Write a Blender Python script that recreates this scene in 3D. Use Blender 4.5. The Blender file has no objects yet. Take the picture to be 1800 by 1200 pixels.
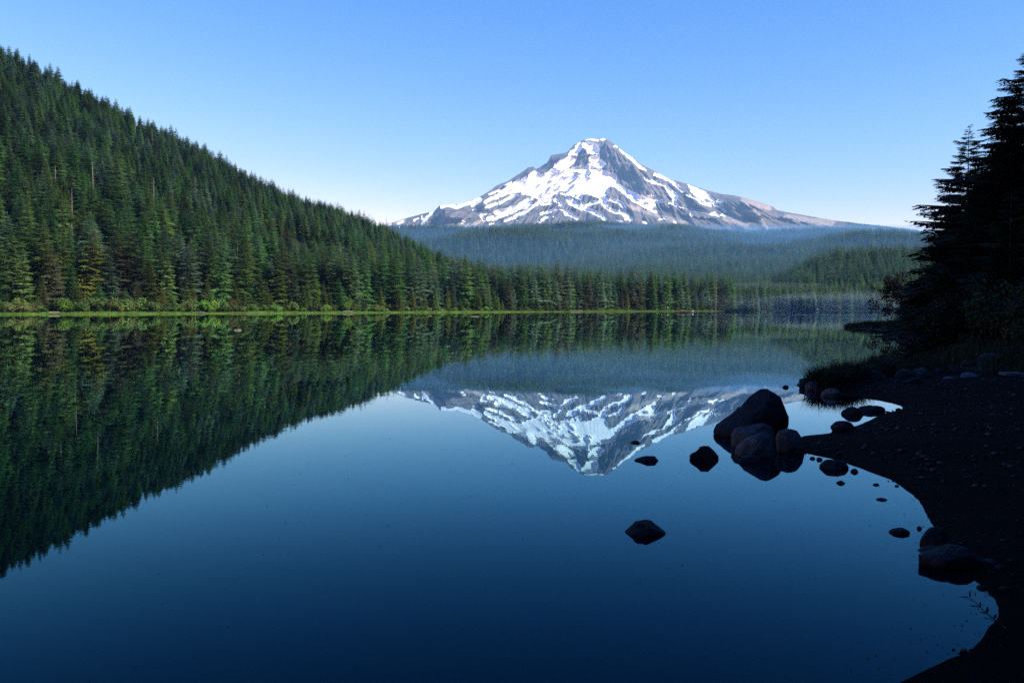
import bpy, math, random
import numpy as np
from mathutils import Vector

SC = bpy.context.scene
COL = SC.collection
R = math.radians
rnd = random.Random(7)
rng = np.random.default_rng(11)

# ------------------------------------------------------------------ camera
FPX, HOR, CAMZ = 1525.0, 541.5, 2.0          # focal length (px of an 1800 px frame), horizon row, eye height
PITCH = math.atan((600 - HOR) / FPX)
cam_data = bpy.data.cameras.new('camera')
cam_data.sensor_width = 36.0
cam_data.lens = 36.0 * FPX / 1800.0
cam_data.clip_start, cam_data.clip_end = 0.1, 90000
cam = bpy.data.objects.new('camera', cam_data)
COL.objects.link(cam)
cam.location = (0, 0, CAMZ)
cam.rotation_euler = (math.pi / 2 - PITCH, 0, 0)
SC.camera = cam

# ------------------------------------------------------------------ sky and sun
SUN_AZ, SUN_EL = R(116), R(31)               # azimuth clockwise from the view direction (+Y)
world = bpy.data.worlds.new('World')
SC.world = world
world.use_nodes = True
wn, wl = world.node_tree.nodes, world.node_tree.links
wn.clear()
w_out = wn.new('ShaderNodeOutputWorld')
w_bg = wn.new('ShaderNodeBackground')
w_sky = wn.new('ShaderNodeTexSky')
w_sky.sky_type = 'NISHITA'
w_sky.sun_disc = False
w_sky.sun_elevation = SUN_EL
w_sky.sun_rotation = SUN_AZ
w_sky.altitude = 1100
w_sky.air_density = 1.0
w_sky.dust_density = 0.2
w_sky.ozone_density = 1.6
w_bg.inputs['Strength'].default_value = 0.09
# film-like colour response of the sky: contrast per channel, the same in every direction
w_sep = wn.new('ShaderNodeSeparateColor')
w_com = wn.new('ShaderNodeCombineColor')
wl.new(w_sky.outputs[0], w_sep.inputs[0])
w_pow, w_mul = [], []
for ch, (pw, ml) in enumerate(((2.35, 0.290), (1.4, 0.61), (0.5, 2.6))):
    w_p = wn.new('ShaderNodeMath'); w_p.operation = 'POWER'; w_p.inputs[1].default_value = pw
    w_m = wn.new('ShaderNodeMath'); w_m.operation = 'MULTIPLY'; w_m.inputs[1].default_value = ml
    wl.new(w_sep.outputs[ch], w_p.inputs[0]); wl.new(w_p.outputs[0], w_m.inputs[0]); wl.new(w_m.outputs[0], w_com.inputs[ch])
    w_pow.append(w_p); w_mul.append(w_m)
wl.new(w_com.outputs[0], w_bg.inputs['Color'])
wl.new(w_bg.outputs[0], w_out.inputs['Surface'])

sun_data = bpy.data.lights.new('sun', 'SUN')
sun_data.energy = 5.0
sun_data.angle = R(0.5)
sun_data.color = (1.0, 0.91, 0.76)
sun = bpy.data.objects.new('sun', sun_data)
COL.objects.link(sun)
sdir = Vector((math.cos(SUN_EL) * math.sin(SUN_AZ), math.cos(SUN_EL) * math.cos(SUN_AZ), math.sin(SUN_EL)))
sun.rotation_euler = sdir.to_track_quat('Z', 'Y').to_euler()
sun.location = sdir * 500

SC.view_settings.view_transform = 'Standard'
SC.view_settings.look = 'None'
SC.view_settings.exposure = 1.05
SC.view_settings.gamma = 1.0
SC.view_settings.use_curve_mapping = False
cy = SC.cycles
cy.max_bounces = 5
cy.diffuse_bounces = 2
cy.glossy_bounces = 3
cy.transmission_bounces = 2
cy.volume_bounces = 1
cy.transparent_max_bounces = 4
cy.use_denoising = False
cy.use_adaptive_sampling = False
cy.sample_clamp_indirect = 4.0
cy.caustics_reflective = False
cy.caustics_refractive = False

# ------------------------------------------------------------------ helpers
def ray(px, py):
    cp, sp = math.cos(PITCH), math.sin(PITCH)
    dv = 600 - py
    return (px - 900, FPX * cp + dv * sp, -FPX * sp + dv * cp)

def wat(px, py, z=0.0):
    """point on the level z seen at a pixel of the 1800 x 1200 photograph"""
    x, y, zz = ray(px, py)
    k = (z - CAMZ) / zz
    return (x * k, y * k)

def azp(px, Y):
    """point on the ground plan at bearing px and distance Y"""
    return ((px - 900) / FPX * Y, Y)

def ss(t):
    t = np.clip(t, 0, 1)
    return t * t * (3 - 2 * t)

def _h(ix, iy, seed):
    n = (ix.astype(np.int64) * 374761393 + iy.astype(np.int64) * 668265263 + seed * 1442695041) & 0xffffffff
    n = ((n ^ (n >> 13)) * 1274126177) & 0xffffffff
    return ((n ^ (n >> 16)) & 0xffff) / 65535.0

def vnoise(x, y, seed=0):
    x = np.asarray(x, float); y = np.asarray(y, float)
    ix, iy = np.floor(x), np.floor(y)
    fx, fy = x - ix, y - iy
    fx = fx * fx * (3 - 2 * fx); fy = fy * fy * (3 - 2 * fy)
    a, b = _h(ix, iy, seed), _h(ix + 1, iy, seed)
    c, d = _h(ix, iy + 1, seed), _h(ix + 1, iy + 1, seed)
    return (a * (1 - fx) + b * fx) * (1 - fy) + (c * (1 - fx) + d * fx) * fy

def fbm(x, y, seed=0, octv=4):
    s, a, t = 0, 0.5, 0
    for k in range(octv):
        s = s + a * (vnoise(x * 2 ** k + 17.3 * k, y * 2 ** k - 9.1 * k, seed + k) - 0.5) * 2
        t += a; a *= 0.5
    return s / t

def mesh_np(name, verts, faces, mats=(), smooth=False, midx=None):
    """faces: (n,3) or (n,4) integer array, or a list of such arrays"""
    me = bpy.data.meshes.new(name)
    verts = np.asarray(verts, np.float32)
    if not isinstance(faces, list):
        faces = [faces]
    faces = [np.asarray(f, np.int32) for f in faces if len(f)]
    me.vertices.add(len(verts))
    me.vertices.foreach_set('co', verts.ravel())
    nl = sum(f.size for f in faces); nf = sum(len(f) for f in faces)
    me.loops.add(nl); me.polygons.add(nf)
    me.loops.foreach_set('vertex_index', np.concatenate([f.ravel() for f in faces]))
    tot = np.concatenate([np.full(len(f), f.shape[1], np.int32) for f in faces])
    me.polygons.foreach_set('loop_start', np.concatenate([[0], np.cumsum(tot)[:-1]]).astype(np.int32))
    me.polygons.foreach_set('loop_total', tot)
    for m in mats:
        me.materials.append(m)
    if midx is not None:
        me.polygons.foreach_set('material_index', np.asarray(midx, np.int32))
    me.polygons.foreach_set('use_smooth', np.full(nf, smooth, bool))
    me.update(calc_edges=True)
    return me

def grid_faces(nr, nc):
    i = np.arange(nr * nc).reshape(nr, nc)
    return np.stack([i[:-1, :-1], i[:-1, 1:], i[1:, 1:], i[1:, :-1]], -1).reshape(-1, 4)

def put(name, me, parent=None, label=None, cat=None, group=None, kind=None, loc=None, rz=0, scale=None):
    o = bpy.data.objects.new(name, me)
    COL.objects.link(o)
    if parent is not None:
        o.parent = parent
    if label: o['label'] = label
    if cat: o['category'] = cat
    if group: o['group'] = group
    if kind: o['kind'] = kind
    if loc is not None: o.location = loc
    if rz: o.rotation_euler = (0, 0, rz)
    if scale is not None: o.scale = scale if hasattr(scale, '__len__') else (scale,) * 3
    return o

# ------------------------------------------------------------------ materials
def new_mat(name):
    m = bpy.data.materials.new(name)
    m.use_nodes = True
    nt = m.node_tree
    b = nt.nodes['Principled BSDF']
    return m, nt.nodes, nt.links, b

def noise_node(n, l, scale, detail=4, coord='Object', rough=0.55, vec_scale=None):
    tc = n.new('ShaderNodeTexCoord')
    t = n.new('ShaderNodeTexNoise')
    t.inputs['Scale'].default_value = scale
    t.inputs['Detail'].default_value = detail
    t.inputs['Roughness'].default_value = rough
    src = tc.outputs[coord]
    if vec_scale:
        mp = n.new('ShaderNodeMapping')
        mp.inputs['Scale'].default_value = vec_scale
        l.new(src, mp.inputs['Vector']); src = mp.outputs[0]
    l.new(src, t.inputs['Vector'])
    return t

def ramp(n, l, fac, stops):
    r = n.new('ShaderNodeValToRGB')
    el = r.color_ramp.elements
    while len(el) > len(stops): el.remove(el[-1])
    while len(el) < len(stops): el.new(0.5)
    for e, (p, c) in zip(el, stops):
        e.position = p; e.color = (*c, 1)
    l.new(fac, r.inputs['Fac'])
    return r

def foliage(name, c0, c1, scale=1.2, vary=0.6, hue=0.03, glow=0.38):
    m, n, l, b = new_mat(name)
    t = noise_node(n, l, scale, 3)
    r = ramp(n, l, t.outputs['Fac'], [(0.3, c0), (0.72, c1)])
    oi = n.new('ShaderNodeObjectInfo')
    hs = n.new('ShaderNodeHueSaturation')
    mr = n.new('ShaderNodeMapRange')
    mr.inputs['To Min'].default_value = 1 - vary; mr.inputs['To Max'].default_value = 1 + vary
    l.new(oi.outputs['Random'], mr.inputs['Value'])
    m2 = n.new('ShaderNodeMath'); m2.operation = 'FRACT'
    m3 = n.new('ShaderNodeMath'); m3.operation = 'MULTIPLY'; m3.inputs[1].default_value = 17.31
    l.new(oi.outputs['Random'], m3.inputs[0]); l.new(m3.outputs[0], m2.inputs[0])
    mh = n.new('ShaderNodeMapRange')
    mh.inputs['To Min'].default_value = 0.5 - hue; mh.inputs['To Max'].default_value = 0.5 + hue
    l.new(m2.outputs[0], mh.inputs['Value'])
    l.new(mh.outputs[0], hs.inputs['Hue'])
    l.new(mr.outputs[0], hs.inputs['Value'])
    l.new(r.outputs[0], hs.inputs['Color'])
    l.new(hs.outputs[0], b.inputs['Base Color'])
    b.inputs['Roughness'].default_value = 0.75
    b.inputs['Specular IOR Level'].default_value = 0.15
    if glow:
        tr = n.new('ShaderNodeBsdfTranslucent'); ms = n.new('ShaderNodeMixShader')
        ms.inputs[0].default_value = glow
        l.new(hs.outputs[0], tr.inputs['Color'])
        l.new(b.outputs[0], ms.inputs[1]); l.new(tr.outputs[0], ms.inputs[2])
        l.new(ms.outputs[0], n['Material Output'].inputs['Surface'])
    return m

M = {}
M['green'] = foliage('needles_green', (0.030, 0.088, 0.024), (0.115, 0.215, 0.056))
M['blue'] = foliage('needles_blue_green', (0.040, 0.100, 0.056), (0.140, 0.230, 0.130))
M['olive'] = foliage('needles_olive', (0.040, 0.080, 0.012), (0.125, 0.155, 0.030))
M['brown'] = foliage('needles_brown', (0.046, 0.054, 0.028), (0.082, 0.088, 0.050))
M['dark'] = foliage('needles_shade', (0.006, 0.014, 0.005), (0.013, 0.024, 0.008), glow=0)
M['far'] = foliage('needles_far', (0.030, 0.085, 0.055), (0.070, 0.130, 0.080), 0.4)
M['leaf'] = foliage('shrub_leaf', (0.036, 0.080, 0.016), (0.095, 0.140, 0.034))
M['leaf_bright'] = foliage('shrub_leaf_bright', (0.070, 0.160, 0.020), (0.130, 0.240, 0.040))
M['leaf_dry'] = foliage('shrub_leaf_dry', (0.060, 0.080, 0.022), (0.120, 0.135, 0.042))
M['grass'] = foliage('meadow_grass', (0.07, 0.15, 0.012), (0.13, 0.21, 0.026), 0.3)
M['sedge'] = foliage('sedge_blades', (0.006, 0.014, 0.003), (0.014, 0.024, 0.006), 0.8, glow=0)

def bark(name, c0, c1):
    m, n, l, b = new_mat(name)
    t = noise_node(n, l, 6, 5, vec_scale=(1, 1, 0.15))
    r = ramp(n, l, t.outputs['Fac'], [(0.3, c0), (0.7, c1)])
    l.new(r.outputs[0], b.inputs['Base Color'])
    b.inputs['Roughness'].default_value = 0.9
    return m
M['bark'] = bark('bark', (0.018, 0.016, 0.014), (0.055, 0.050, 0.044))
M['snag'] = bark('dead_wood', (0.12, 0.105, 0.09), (0.26, 0.235, 0.205))

def rock_mat(name, c0, c1, scale=9):
    m, n, l, b = new_mat(name)
    t = noise_node(n, l, scale, 8, rough=0.65)
    r = ramp(n, l, t.outputs['Fac'], [(0.28, c0), (0.75, c1)])
    l.new(r.outputs[0], b.inputs['Base Color'])
    t2 = noise_node(n, l, scale * 4, 6, rough=0.6)
    bp = n.new('ShaderNodeBump')
    bp.inputs['Strength'].default_value = 0.5
    bp.inputs['Distance'].default_value = 0.02
    l.new(t2.outputs['Fac'], bp.inputs['Height'])
    l.new(bp.outputs[0], b.inputs['Normal'])
    b.inputs['Roughness'].default_value = 0.75
    b.inputs['Specular IOR Level'].default_value = 0.1
    return m
M['rock'] = rock_mat('wet_basalt', (0.0035, 0.0052, 0.0065), (0.013, 0.018, 0.021))
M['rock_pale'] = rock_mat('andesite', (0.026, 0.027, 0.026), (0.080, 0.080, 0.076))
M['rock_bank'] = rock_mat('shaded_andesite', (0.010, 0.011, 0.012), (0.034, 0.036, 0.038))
M['slab'] = rock_mat('pale_slab', (0.05, 0.053, 0.056), (0.09, 0.095, 0.10), 4)

# ground: forest floor, meadow by the far water edge, dark sand near the camera
m, n, l, b = new_mat('ground'); M['ground'] = m
t = noise_node(n, l, 0.06, 7)
r = ramp(n, l, t.outputs['Fac'], [(0.3, (0.006, 0.010, 0.005)), (0.7, (0.018, 0.024, 0.012))])
at = n.new('ShaderNodeAttribute'); at.attribute_name = 'meadow'
t2 = noise_node(n, l, 0.35, 6)
r2 = ramp(n, l, t2.outputs['Fac'], [(0.3, (0.06, 0.115, 0.014)), (0.55, (0.10, 0.165, 0.022)), (0.8, (0.20, 0.20, 0.065))])
mx = n.new('ShaderNodeMix'); mx.data_type = 'RGBA'
l.new(at.outputs['Fac'], mx.inputs[0]); l.new(r.outputs[0], mx.inputs[6]); l.new(r2.outputs[0], mx.inputs[7])
l.new(mx.outputs[2], b.inputs['Base Color'])
b.inputs['Roughness'].default_value = 0.95
b.inputs['Specular IOR Level'].default_value = 0.1

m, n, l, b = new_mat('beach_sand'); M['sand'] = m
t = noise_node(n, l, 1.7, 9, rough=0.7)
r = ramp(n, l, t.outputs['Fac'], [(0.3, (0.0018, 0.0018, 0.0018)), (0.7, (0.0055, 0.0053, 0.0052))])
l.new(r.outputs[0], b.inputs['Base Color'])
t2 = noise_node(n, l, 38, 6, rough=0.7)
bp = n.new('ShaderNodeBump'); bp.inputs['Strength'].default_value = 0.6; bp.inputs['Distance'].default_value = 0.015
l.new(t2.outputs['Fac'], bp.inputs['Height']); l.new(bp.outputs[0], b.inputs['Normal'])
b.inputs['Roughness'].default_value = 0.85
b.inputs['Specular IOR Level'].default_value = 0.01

# lake water: mirror by Fresnel over a dark blue body
m, n, l, b = new_mat('lake_water'); M['water'] = m
b.inputs['Base Color'].default_value = (0.0002, 0.0022, 0.0050, 1)
b.inputs['Roughness'].default_value = 1.0
b.inputs['Specular IOR Level'].default_value = 0.0
t = noise_node(n, l, 0.9, 3, vec_scale=(1, 0.6, 1))
bp = n.new('ShaderNodeBump'); bp.inputs['Strength'].default_value = 1.0; bp.inputs['Distance'].default_value = 0.0011
l.new(t.outputs['Fac'], bp.inputs['Height'])
tc_ = n.new('ShaderNodeTexCoord'); sx_ = n.new('ShaderNodeSeparateXYZ')
l.new(tc_.outputs['Object'], sx_.inputs[0])
def mrange(sock, a0, a1, b0=0.0, b1=1.0):
    q = n.new('ShaderNodeMapRange'); q.interpolation_type = 'SMOOTHSTEP'
    for nm, vl in (('From Min', a0), ('From Max', a1), ('To Min', b0), ('To Max', b1)): q.inputs[nm].default_value = vl
    l.new(sock, q.inputs['Value']); return q.outputs[0]
def mmul(a, b_):
    q = n.new('ShaderNodeMath'); q.operation = 'MULTIPLY'; l.new(a, q.inputs[0]); l.new(b_, q.inputs[1]); return q.outputs[0]
band = mmul(mmul(mrange(sx_.outputs['Y'], 258, 264), mrange(sx_.outputs['Y'], 274, 267)), mrange(sx_.outputs['X'], 20, 60))
t_r = noise_node(n, l, 1.3, 3, vec_scale=(0.6, 1.6, 1))
bp2 = n.new('ShaderNodeBump'); bp2.inputs['Distance'].default_value = 0.06
l.new(band, bp2.inputs['Strength']); l.new(t_r.outputs['Fac'], bp2.inputs['Height']); l.new(bp.outputs[0], bp2.inputs['Normal'])
bp = bp2
gl = n.new('ShaderNodeBsdfGlossy')
gl.inputs['Roughness'].default_value = 0.006
l.new(bp.outputs[0], gl.inputs['Normal'])
fr = n.new('ShaderNodeFresnel'); fr.inputs['IOR'].default_value = 1.38
pw_ = n.new('ShaderNodeMath'); pw_.operation = 'POWER'; pw_.inputs[1].default_value = 1.5
ml_ = n.new('ShaderNodeMath'); ml_.operation = 'MULTIPLY'; ml_.inputs[1].default_value = 1.65; ml_.use_clamp = True
l.new(fr.outputs[0], pw_.inputs[0]); l.new(pw_.outputs[0], ml_.inputs[0])
rt = ramp(n, l, fr.outputs[0], [(0.08, (0.08, 0.48, 0.66)), (0.30, (0.42, 0.85, 1.0)), (0.75, (0.88, 0.97, 1.0))])
l.new(rt.outputs[0], gl.inputs['Color'])
mxs = n.new('ShaderNodeMixShader')
l.new(ml_.outputs[0], mxs.inputs[0]); l.new(b.outputs[0], mxs.inputs[1]); l.new(gl.outputs[0], mxs.inputs[2])
l.new(mxs.outputs[0], n['Material Output'].inputs['Surface'])

# mountain rock and snow (snow cover is a vertex mask of the real patches)
m, n, l, b = new_mat('mountain_rock_snow'); M['mountain'] = m
t = noise_node(n, l, 0.004, 9, rough=0.62)
r = ramp(n, l, t.outputs['Fac'], [(0.3, (0.084, 0.080, 0.079)), (0.7, (0.186, 0.174, 0.168))])
a_s = n.new('ShaderNodeAttribute'); a_s.attribute_name = 'scree'
mx0 = n.new('ShaderNodeMix'); mx0.data_type = 'RGBA'
mx0.inputs[7].default_value = (0.33, 0.29, 0.25, 1)
l.new(a_s.outputs['Fac'], mx0.inputs[0]); l.new(r.outputs[0], mx0.inputs[6])
a_f = n.new('ShaderNodeAttribute'); a_f.attribute_name = 'wood'
mx1 = n.new('ShaderNodeMix'); mx1.data_type = 'RGBA'
mx1.inputs[7].default_value = (0.035, 0.060, 0.040, 1)
l.new(a_f.outputs['Fac'], mx1.inputs[0]); l.new(mx0.outputs[2], mx1.inputs[6])
at = n.new('ShaderNodeAttribute'); at.attribute_name = 'snow'
t3 = noise_node(n, l, 0.022, 6, rough=0.65)
ad = n.new('ShaderNodeMath'); ad.operation = 'MULTIPLY_ADD'; ad.inputs[1].default_value = 0.55
l.new(t3.outputs['Fac'], ad.inputs[0]); l.new(at.outputs['Fac'], ad.inputs[2])
rs = ramp(n, l, ad.outputs[0], [(0.72, (0, 0, 0)), (0.82, (1, 1, 1))])
mx = n.new('ShaderNodeMix'); mx.data_type = 'RGBA'
mx.inputs[7].default_value = (0.86, 0.87, 0.89, 1)
l.new(rs.outputs[0], mx.inputs[0]); l.new(mx1.outputs[2], mx.inputs[6])
l.new(mx.outputs[2], b.inputs['Base Color'])
t4 = noise_node(n, l, 0.03, 8, rough=0.7)
bp = n.new('ShaderNodeBump'); bp.inputs['Strength'].default_value = 0.8; bp.inputs['Distance'].default_value = 22.0
inv = n.new('ShaderNodeMath'); inv.operation = 'MULTIPLY_ADD'; inv.inputs[1].default_value = -0.85; inv.inputs[2].default_value = 1.0
l.new(rs.outputs[0], inv.inputs[0]); l.new(inv.outputs[0], bp.inputs['Strength'])
l.new(t4.outputs['Fac'], bp.inputs['Height']); l.new(bp.outputs[0], b.inputs['Normal'])
b.inputs['Roughness'].default_value = 0.8
b.inputs['Specular IOR Level'].default_value = 0.1

def plain(name, col, rough=0.6):
    m, n, l, b = new_mat(name)
    t = noise_node(n, l, 12, 4)
    r = ramp(n, l, t.outputs['Fac'], [(0.25, tuple(c * 0.75 for c in col)), (0.75, tuple(min(1, c * 1.15) for c in col))])
    l.new(r.outputs[0], b.inputs['Base Color'])
    b.inputs['Roughness'].default_value = rough
    return m
M['hull_dark'] = plain('hull_dark', (0.03, 0.03, 0.035))
M['hull_red'] = plain('hull_red', (0.30, 0.06, 0.04))
M['boat_white'] = plain('boat_white', (0.6, 0.6, 0.58))
M['twig'] = plain('twig', (0.02, 0.016, 0.012))
M['speck'] = plain('floating_bits', (0.014, 0.016, 0.014), 0.8)

# ------------------------------------------------------------------ lie of the land
HPX = np.array([-900, -600, -300, 0, 200, 400, 600, 680, 760, 850, 1000, 1150, 1285, 1330, 1600], float)
HS = np.array([195, 215, 235, 262, 285, 312, 350, 368, 388, 412, 462, 520, 566, 620, 620], float)       # shore distance
HR = np.array([540, 560, 600, 640, 680, 740, 820, 850, 800, 720, 640, 640, 660, 700, 700], float)       # ridge distance
HV = np.array([-190, -100, -12, 74, 184, 280, 368, 402, 440, 466, 487, 492, 498, 498, 498], float)         # treetop row of the ridge
HH = np.maximum((HOR - HV) / FPX * HR + CAMZ - np.where(HPX < 800, 15.0, 19.0), 2.0)

def px_of(X, Y):
    return 900 + FPX * X / np.maximum(Y, 1.0)

near_px = [(1560, 1206), (1640, 1168), (1705, 1135), (1742, 1098), (1748, 1068), (1722, 1030), (1690, 1004), (1652, 968),
           (1636, 922), (1616, 882), (1570, 846), (1512, 823), (1462, 807), (1420, 798), (1396, 790), (1398, 774), (1414, 766), (1450, 762),
           (1482, 756), (1520, 742), (1548, 728), (1586, 716), (1548, 705), (1500, 698), (1450, 691), (1410, 682), (1402, 674), (1432, 667),
           (1482, 667), (1520, 655), (1562, 642), (1596, 640), (1640, 628), (1692, 612), (1702, 600), (1640, 588), (1560, 580.5),
           (1500, 578), (1486, 575), (1500, 571.5), (1562, 568)]
def smooth_line(P, k=4):
    P = np.array(P, float); out = []
    for i in range(len(P) - 1):
        p0, p1, p2, p3 = P[max(i - 1, 0)], P[i], P[i + 1], P[min(i + 2, len(P) - 1)]
        for t in np.linspace(0, 1, k, endpoint=False):
            out.append(tuple(0.5 * (2 * p1 + (p2 - p0) * t + (2 * p0 - 5 * p1 + 4 * p2 - p3) * t * t + (3 * p1 - p0 - 3 * p2 + p3) * t ** 3)))
    return out + [tuple(P[-1])]
poly = smooth_line([wat(*p) for p in near_px])
poly += [azp(1572, 165), azp(1596, 250), azp(1606, 420), azp(1590, 590), azp(1560, 624), azp(1480, 628), azp(1440, 606), azp(1404, 592),
         azp(1372, 612), azp(1312, 600)]
for p in (1289, 1270, 1215, 1150, 1075, 1000, 925, 850, 805, 760, 720, 680, 640, 600, 500, 400, 300, 200, 100, 0, -150, -300, -450, -600, -750, -900):
    S = float(np.interp(p, HPX, HS)) + 5.0 * math.sin(p * 0.021) + 3.0 * math.sin(p * 0.063 + 1)
    poly.append(azp(p, S))
poly += [(-330, 120), (-340, -30), (-60, -30), (-20, -10), (-6, -1.0), (-2, 1.8), (0.4, 3.1)]
POLY = np.array(poly)

def shore_sd(X, Y):
    """signed distance to the waterline, negative over the water"""
    X = np.asarray(X, float); Y = np.asarray(Y, float)
    shp = X.shape
    P = np.stack([X.ravel(), Y.ravel()], 1)
    d2 = np.full(len(P), 1e18); inside = np.zeros(len(P), bool)
    A = POLY; B = np.roll(POLY, -1, 0)
    for a, b_ in zip(A, B):
        e = b_ - a
        w = P - a
        t = np.clip((w @ e) / (e @ e), 0, 1)
        q = w - t[:, None] * e
        d2 = np.minimum(d2, (q * q).sum(1))
        if a[1] != b_[1]:
            c = ((a[1] > P[:, 1]) != (b_[1] > P[:, 1]))
            xi = (b_[0] - a[0]) * (P[:, 1] - a[1]) / (b_[1] - a[1]) + a[0]
            inside ^= c & (P[:, 0] < xi)
    d = np.sqrt(d2)
    return np.where(inside, -d, d).reshape(shp)

FPXC = np.array([300, 560, 680, 760, 850, 950, 1000, 1060, 1120, 1190, 1250, 1320, 1400, 1480, 1560, 1640, 1760, 2000], float)
FVC = np.array([446, 432, 422, 414, 410, 404, 402, 403, 406, 404, 411, 415, 415, 416, 420, 428, 438, 444], float)

def far_land(X, Y):
    """hillside, knoll and foothills above the lake plain"""
    u = px_of(X, Y)
    S, Rr, H = np.interp(u, HPX, HS), np.interp(u, HPX, HR), np.interp(u, HPX, HH)
    d = Y - S
    t = np.clip((d - 28) / np.maximum(Rr - S - 28, 1), 0, 1)
    rise = t ** 1.12
    back = 1 - 0.55 * ss((Y - Rr) / 500)
    z = (H - 2) * rise * back + fbm(X / 70, Y / 70, 3, 3) * 7 * ss(t * 3) * ss((1000 - u) / 300)
    z = z * ss((u + 1700) / 700) * (Y > 0)
    fade = ss((Y - 1300) / 500)
    z = z * (1 - fade * ss((u - 640) / 150))
    # knoll on the right
    kp = np.interp(u, [1340, 1372, 1405, 1450, 1550, 1650, 1850, 2200], [0, 3, 19, 34, 40, 41, 42, 42])
    z = z + kp * np.exp(-((Y - 1080) / 150.0) ** 2) * (1 + 0.12 * fbm(X / 60, Y / 60, 9, 3))
    # unseen wooded ridge right of the far end, put in to shade the cove
    z = z + 72 * ss((X - 330) / 190) * ss((Y - 300) / 120) * ss((860 - Y) / 120)
    # foothills
    vc = np.interp(u, FPXC, FVC)
    zc = (HOR - vc) / FPX * 7500 - 14
    q = np.clip((Y - 820) / 6680, 0, 1)
    f = zc * q ** 1.1
    amp = 62 * ss((Y - 900) / 1800) * ss((7400 - Y) / 900) + 5 * ss((Y - 900) / 900)
    f = f + amp * (fbm(X / 620, Y / 420, 21, 3) * 1.25)
    wy = Y + 520 * fbm(X / 1100, Y / 1500, 23, 2) + 0.10 * X
    f = f + (16 + 34 * ss((Y - 1500) / 3000)) * np.sin(wy * 2 * math.pi / 1250) * ss((Y - 1300) / 900) * ss((7300 - Y) / 900)
    f = f * (1 - 0.85 * ss((Y - 7500) / 1300))
    z = z + np.where(Y > 800, f, 0) * ss((u + 100) / 500)
    return z

def land(X, Y, sd=None):
    X = np.asarray(X, float); Y = np.asarray(Y, float)
    if sd is None: sd = shore_sd(X, Y)
    s = np.maximum(sd, 0)
    near = 0.075 * np.minimum(s, 1.5) + 0.05 * np.clip(s - 1.5, 0, 8) + 0.06 * np.clip(s - 9.5, 0, 30)
    farb = 0.25 * ss(s / 4) + 0.7 * ss(s / 26) + 2.6 * ss((s - 16) / 24)
    farb = np.where(px_of(X, Y) > 1286, 0.35 * ss(s / 4) + 0.015 * np.minimum(s, 200), farb)
    w = ss((Y - 120) / 80) * (Y > 0)
    z = near * (1 - w) + farb * w
    z = z + np.where(Y > 150, far_land(X, Y), 0) * ss((s - 20) / 12)
    return np.where(sd < 0, np.maximum(-3.0, sd * 0.12), z)

# one sheet of ground, finer towards the front and near the camera
th = np.concatenate([np.linspace(-180, -46, 46)[:-1], np.linspace(-46, 46, 430), np.linspace(46, 180, 46)[1:-1]])
rad = np.concatenate([np.geomspace(1.2, 60, 90)[:-1], np.geomspace(60, 2500, 170)[:-1], np.geomspace(2500, 9500, 60)[:-1], np.geomspace(9500, 14200, 10)])
TH, RA = np.meshgrid(np.radians(th), rad)
GX, GY = RA * np.sin(TH), RA * np.cos(TH)
GSD = shore_sd(GX, GY)
GZ = land(GX, GY, GSD)
inb = ss((GX - 1.0) / 1.0) * ss((22 - GX) / 1.5) * ss((GY - 1.8) / 1.0) * ss((25 - GY) / 1.5)
GZ = GZ - 0.12 * inb
nr, nc = GX.shape
vv = np.stack([GX, GY, GZ], -1).reshape(-1, 3)
idx = np.arange(nr * nc).reshape(nr, nc)
fa = grid_faces(nr, nc)
wrap = np.stack([idx[:-1, -1], idx[:-1, 0], idx[1:, 0], idx[1:, -1]], -1)
centre = np.array([[0, 0, 0.05]])
cf = np.stack([np.full(nc, nr * nc), np.roll(idx[0], -1), idx[0]], -1)
g_me = mesh_np('ground', np.vstack([vv, centre]), [np.vstack([fa, wrap])[:, ::-1], cf[:, ::-1]], [M['ground']], True)
mead = ss((GSD + 1) / 2) * ss((27 + 6 * fbm(GX / 15, GY / 15, 5, 3) - GSD) / 7) * (GY > 150) * (px_of(GX, GY) < 1440) * np.interp(px_of(GX, GY), [850, 1100], [1, 0.45])
a = g_me.attributes.new('meadow', 'FLOAT', 'POINT')
a.data.foreach_set('value', np.append(mead.ravel(), 0).astype(np.float32))
put('ground', g_me, kind='structure', label='forest floor and grassy margins around the lake', cat='ground')

# beach near the camera
bx, by = np.meshgrid(np.arange(0.9, 22, 0.07), np.arange(1.6, 25, 0.07))
bsd = shore_sd(bx, by) + 0.035 * fbm(bx * 2.2, by * 2.2, 33, 3)
bz = land(bx, by, bsd) + (0.018 * fbm(bx * 1.3, by * 1.3, 31, 4) + 0.008 * fbm(bx * 6, by * 6, 37, 3)) * ss((bsd - 0.05) / 0.7)
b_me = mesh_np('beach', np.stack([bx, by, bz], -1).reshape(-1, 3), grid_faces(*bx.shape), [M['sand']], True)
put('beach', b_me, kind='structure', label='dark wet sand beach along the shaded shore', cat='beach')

# water
lx = np.array([[-420, -60, 0], [420, -60, 0], [420, 720, 0], [-420, 720, 0]], float)
put('lake', mesh_np('lake', lx, np.array([[0, 1, 2, 3]]), [M['water']]), kind='structure', label='still blue lake mirroring the mountain and forest', cat='lake')

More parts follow.
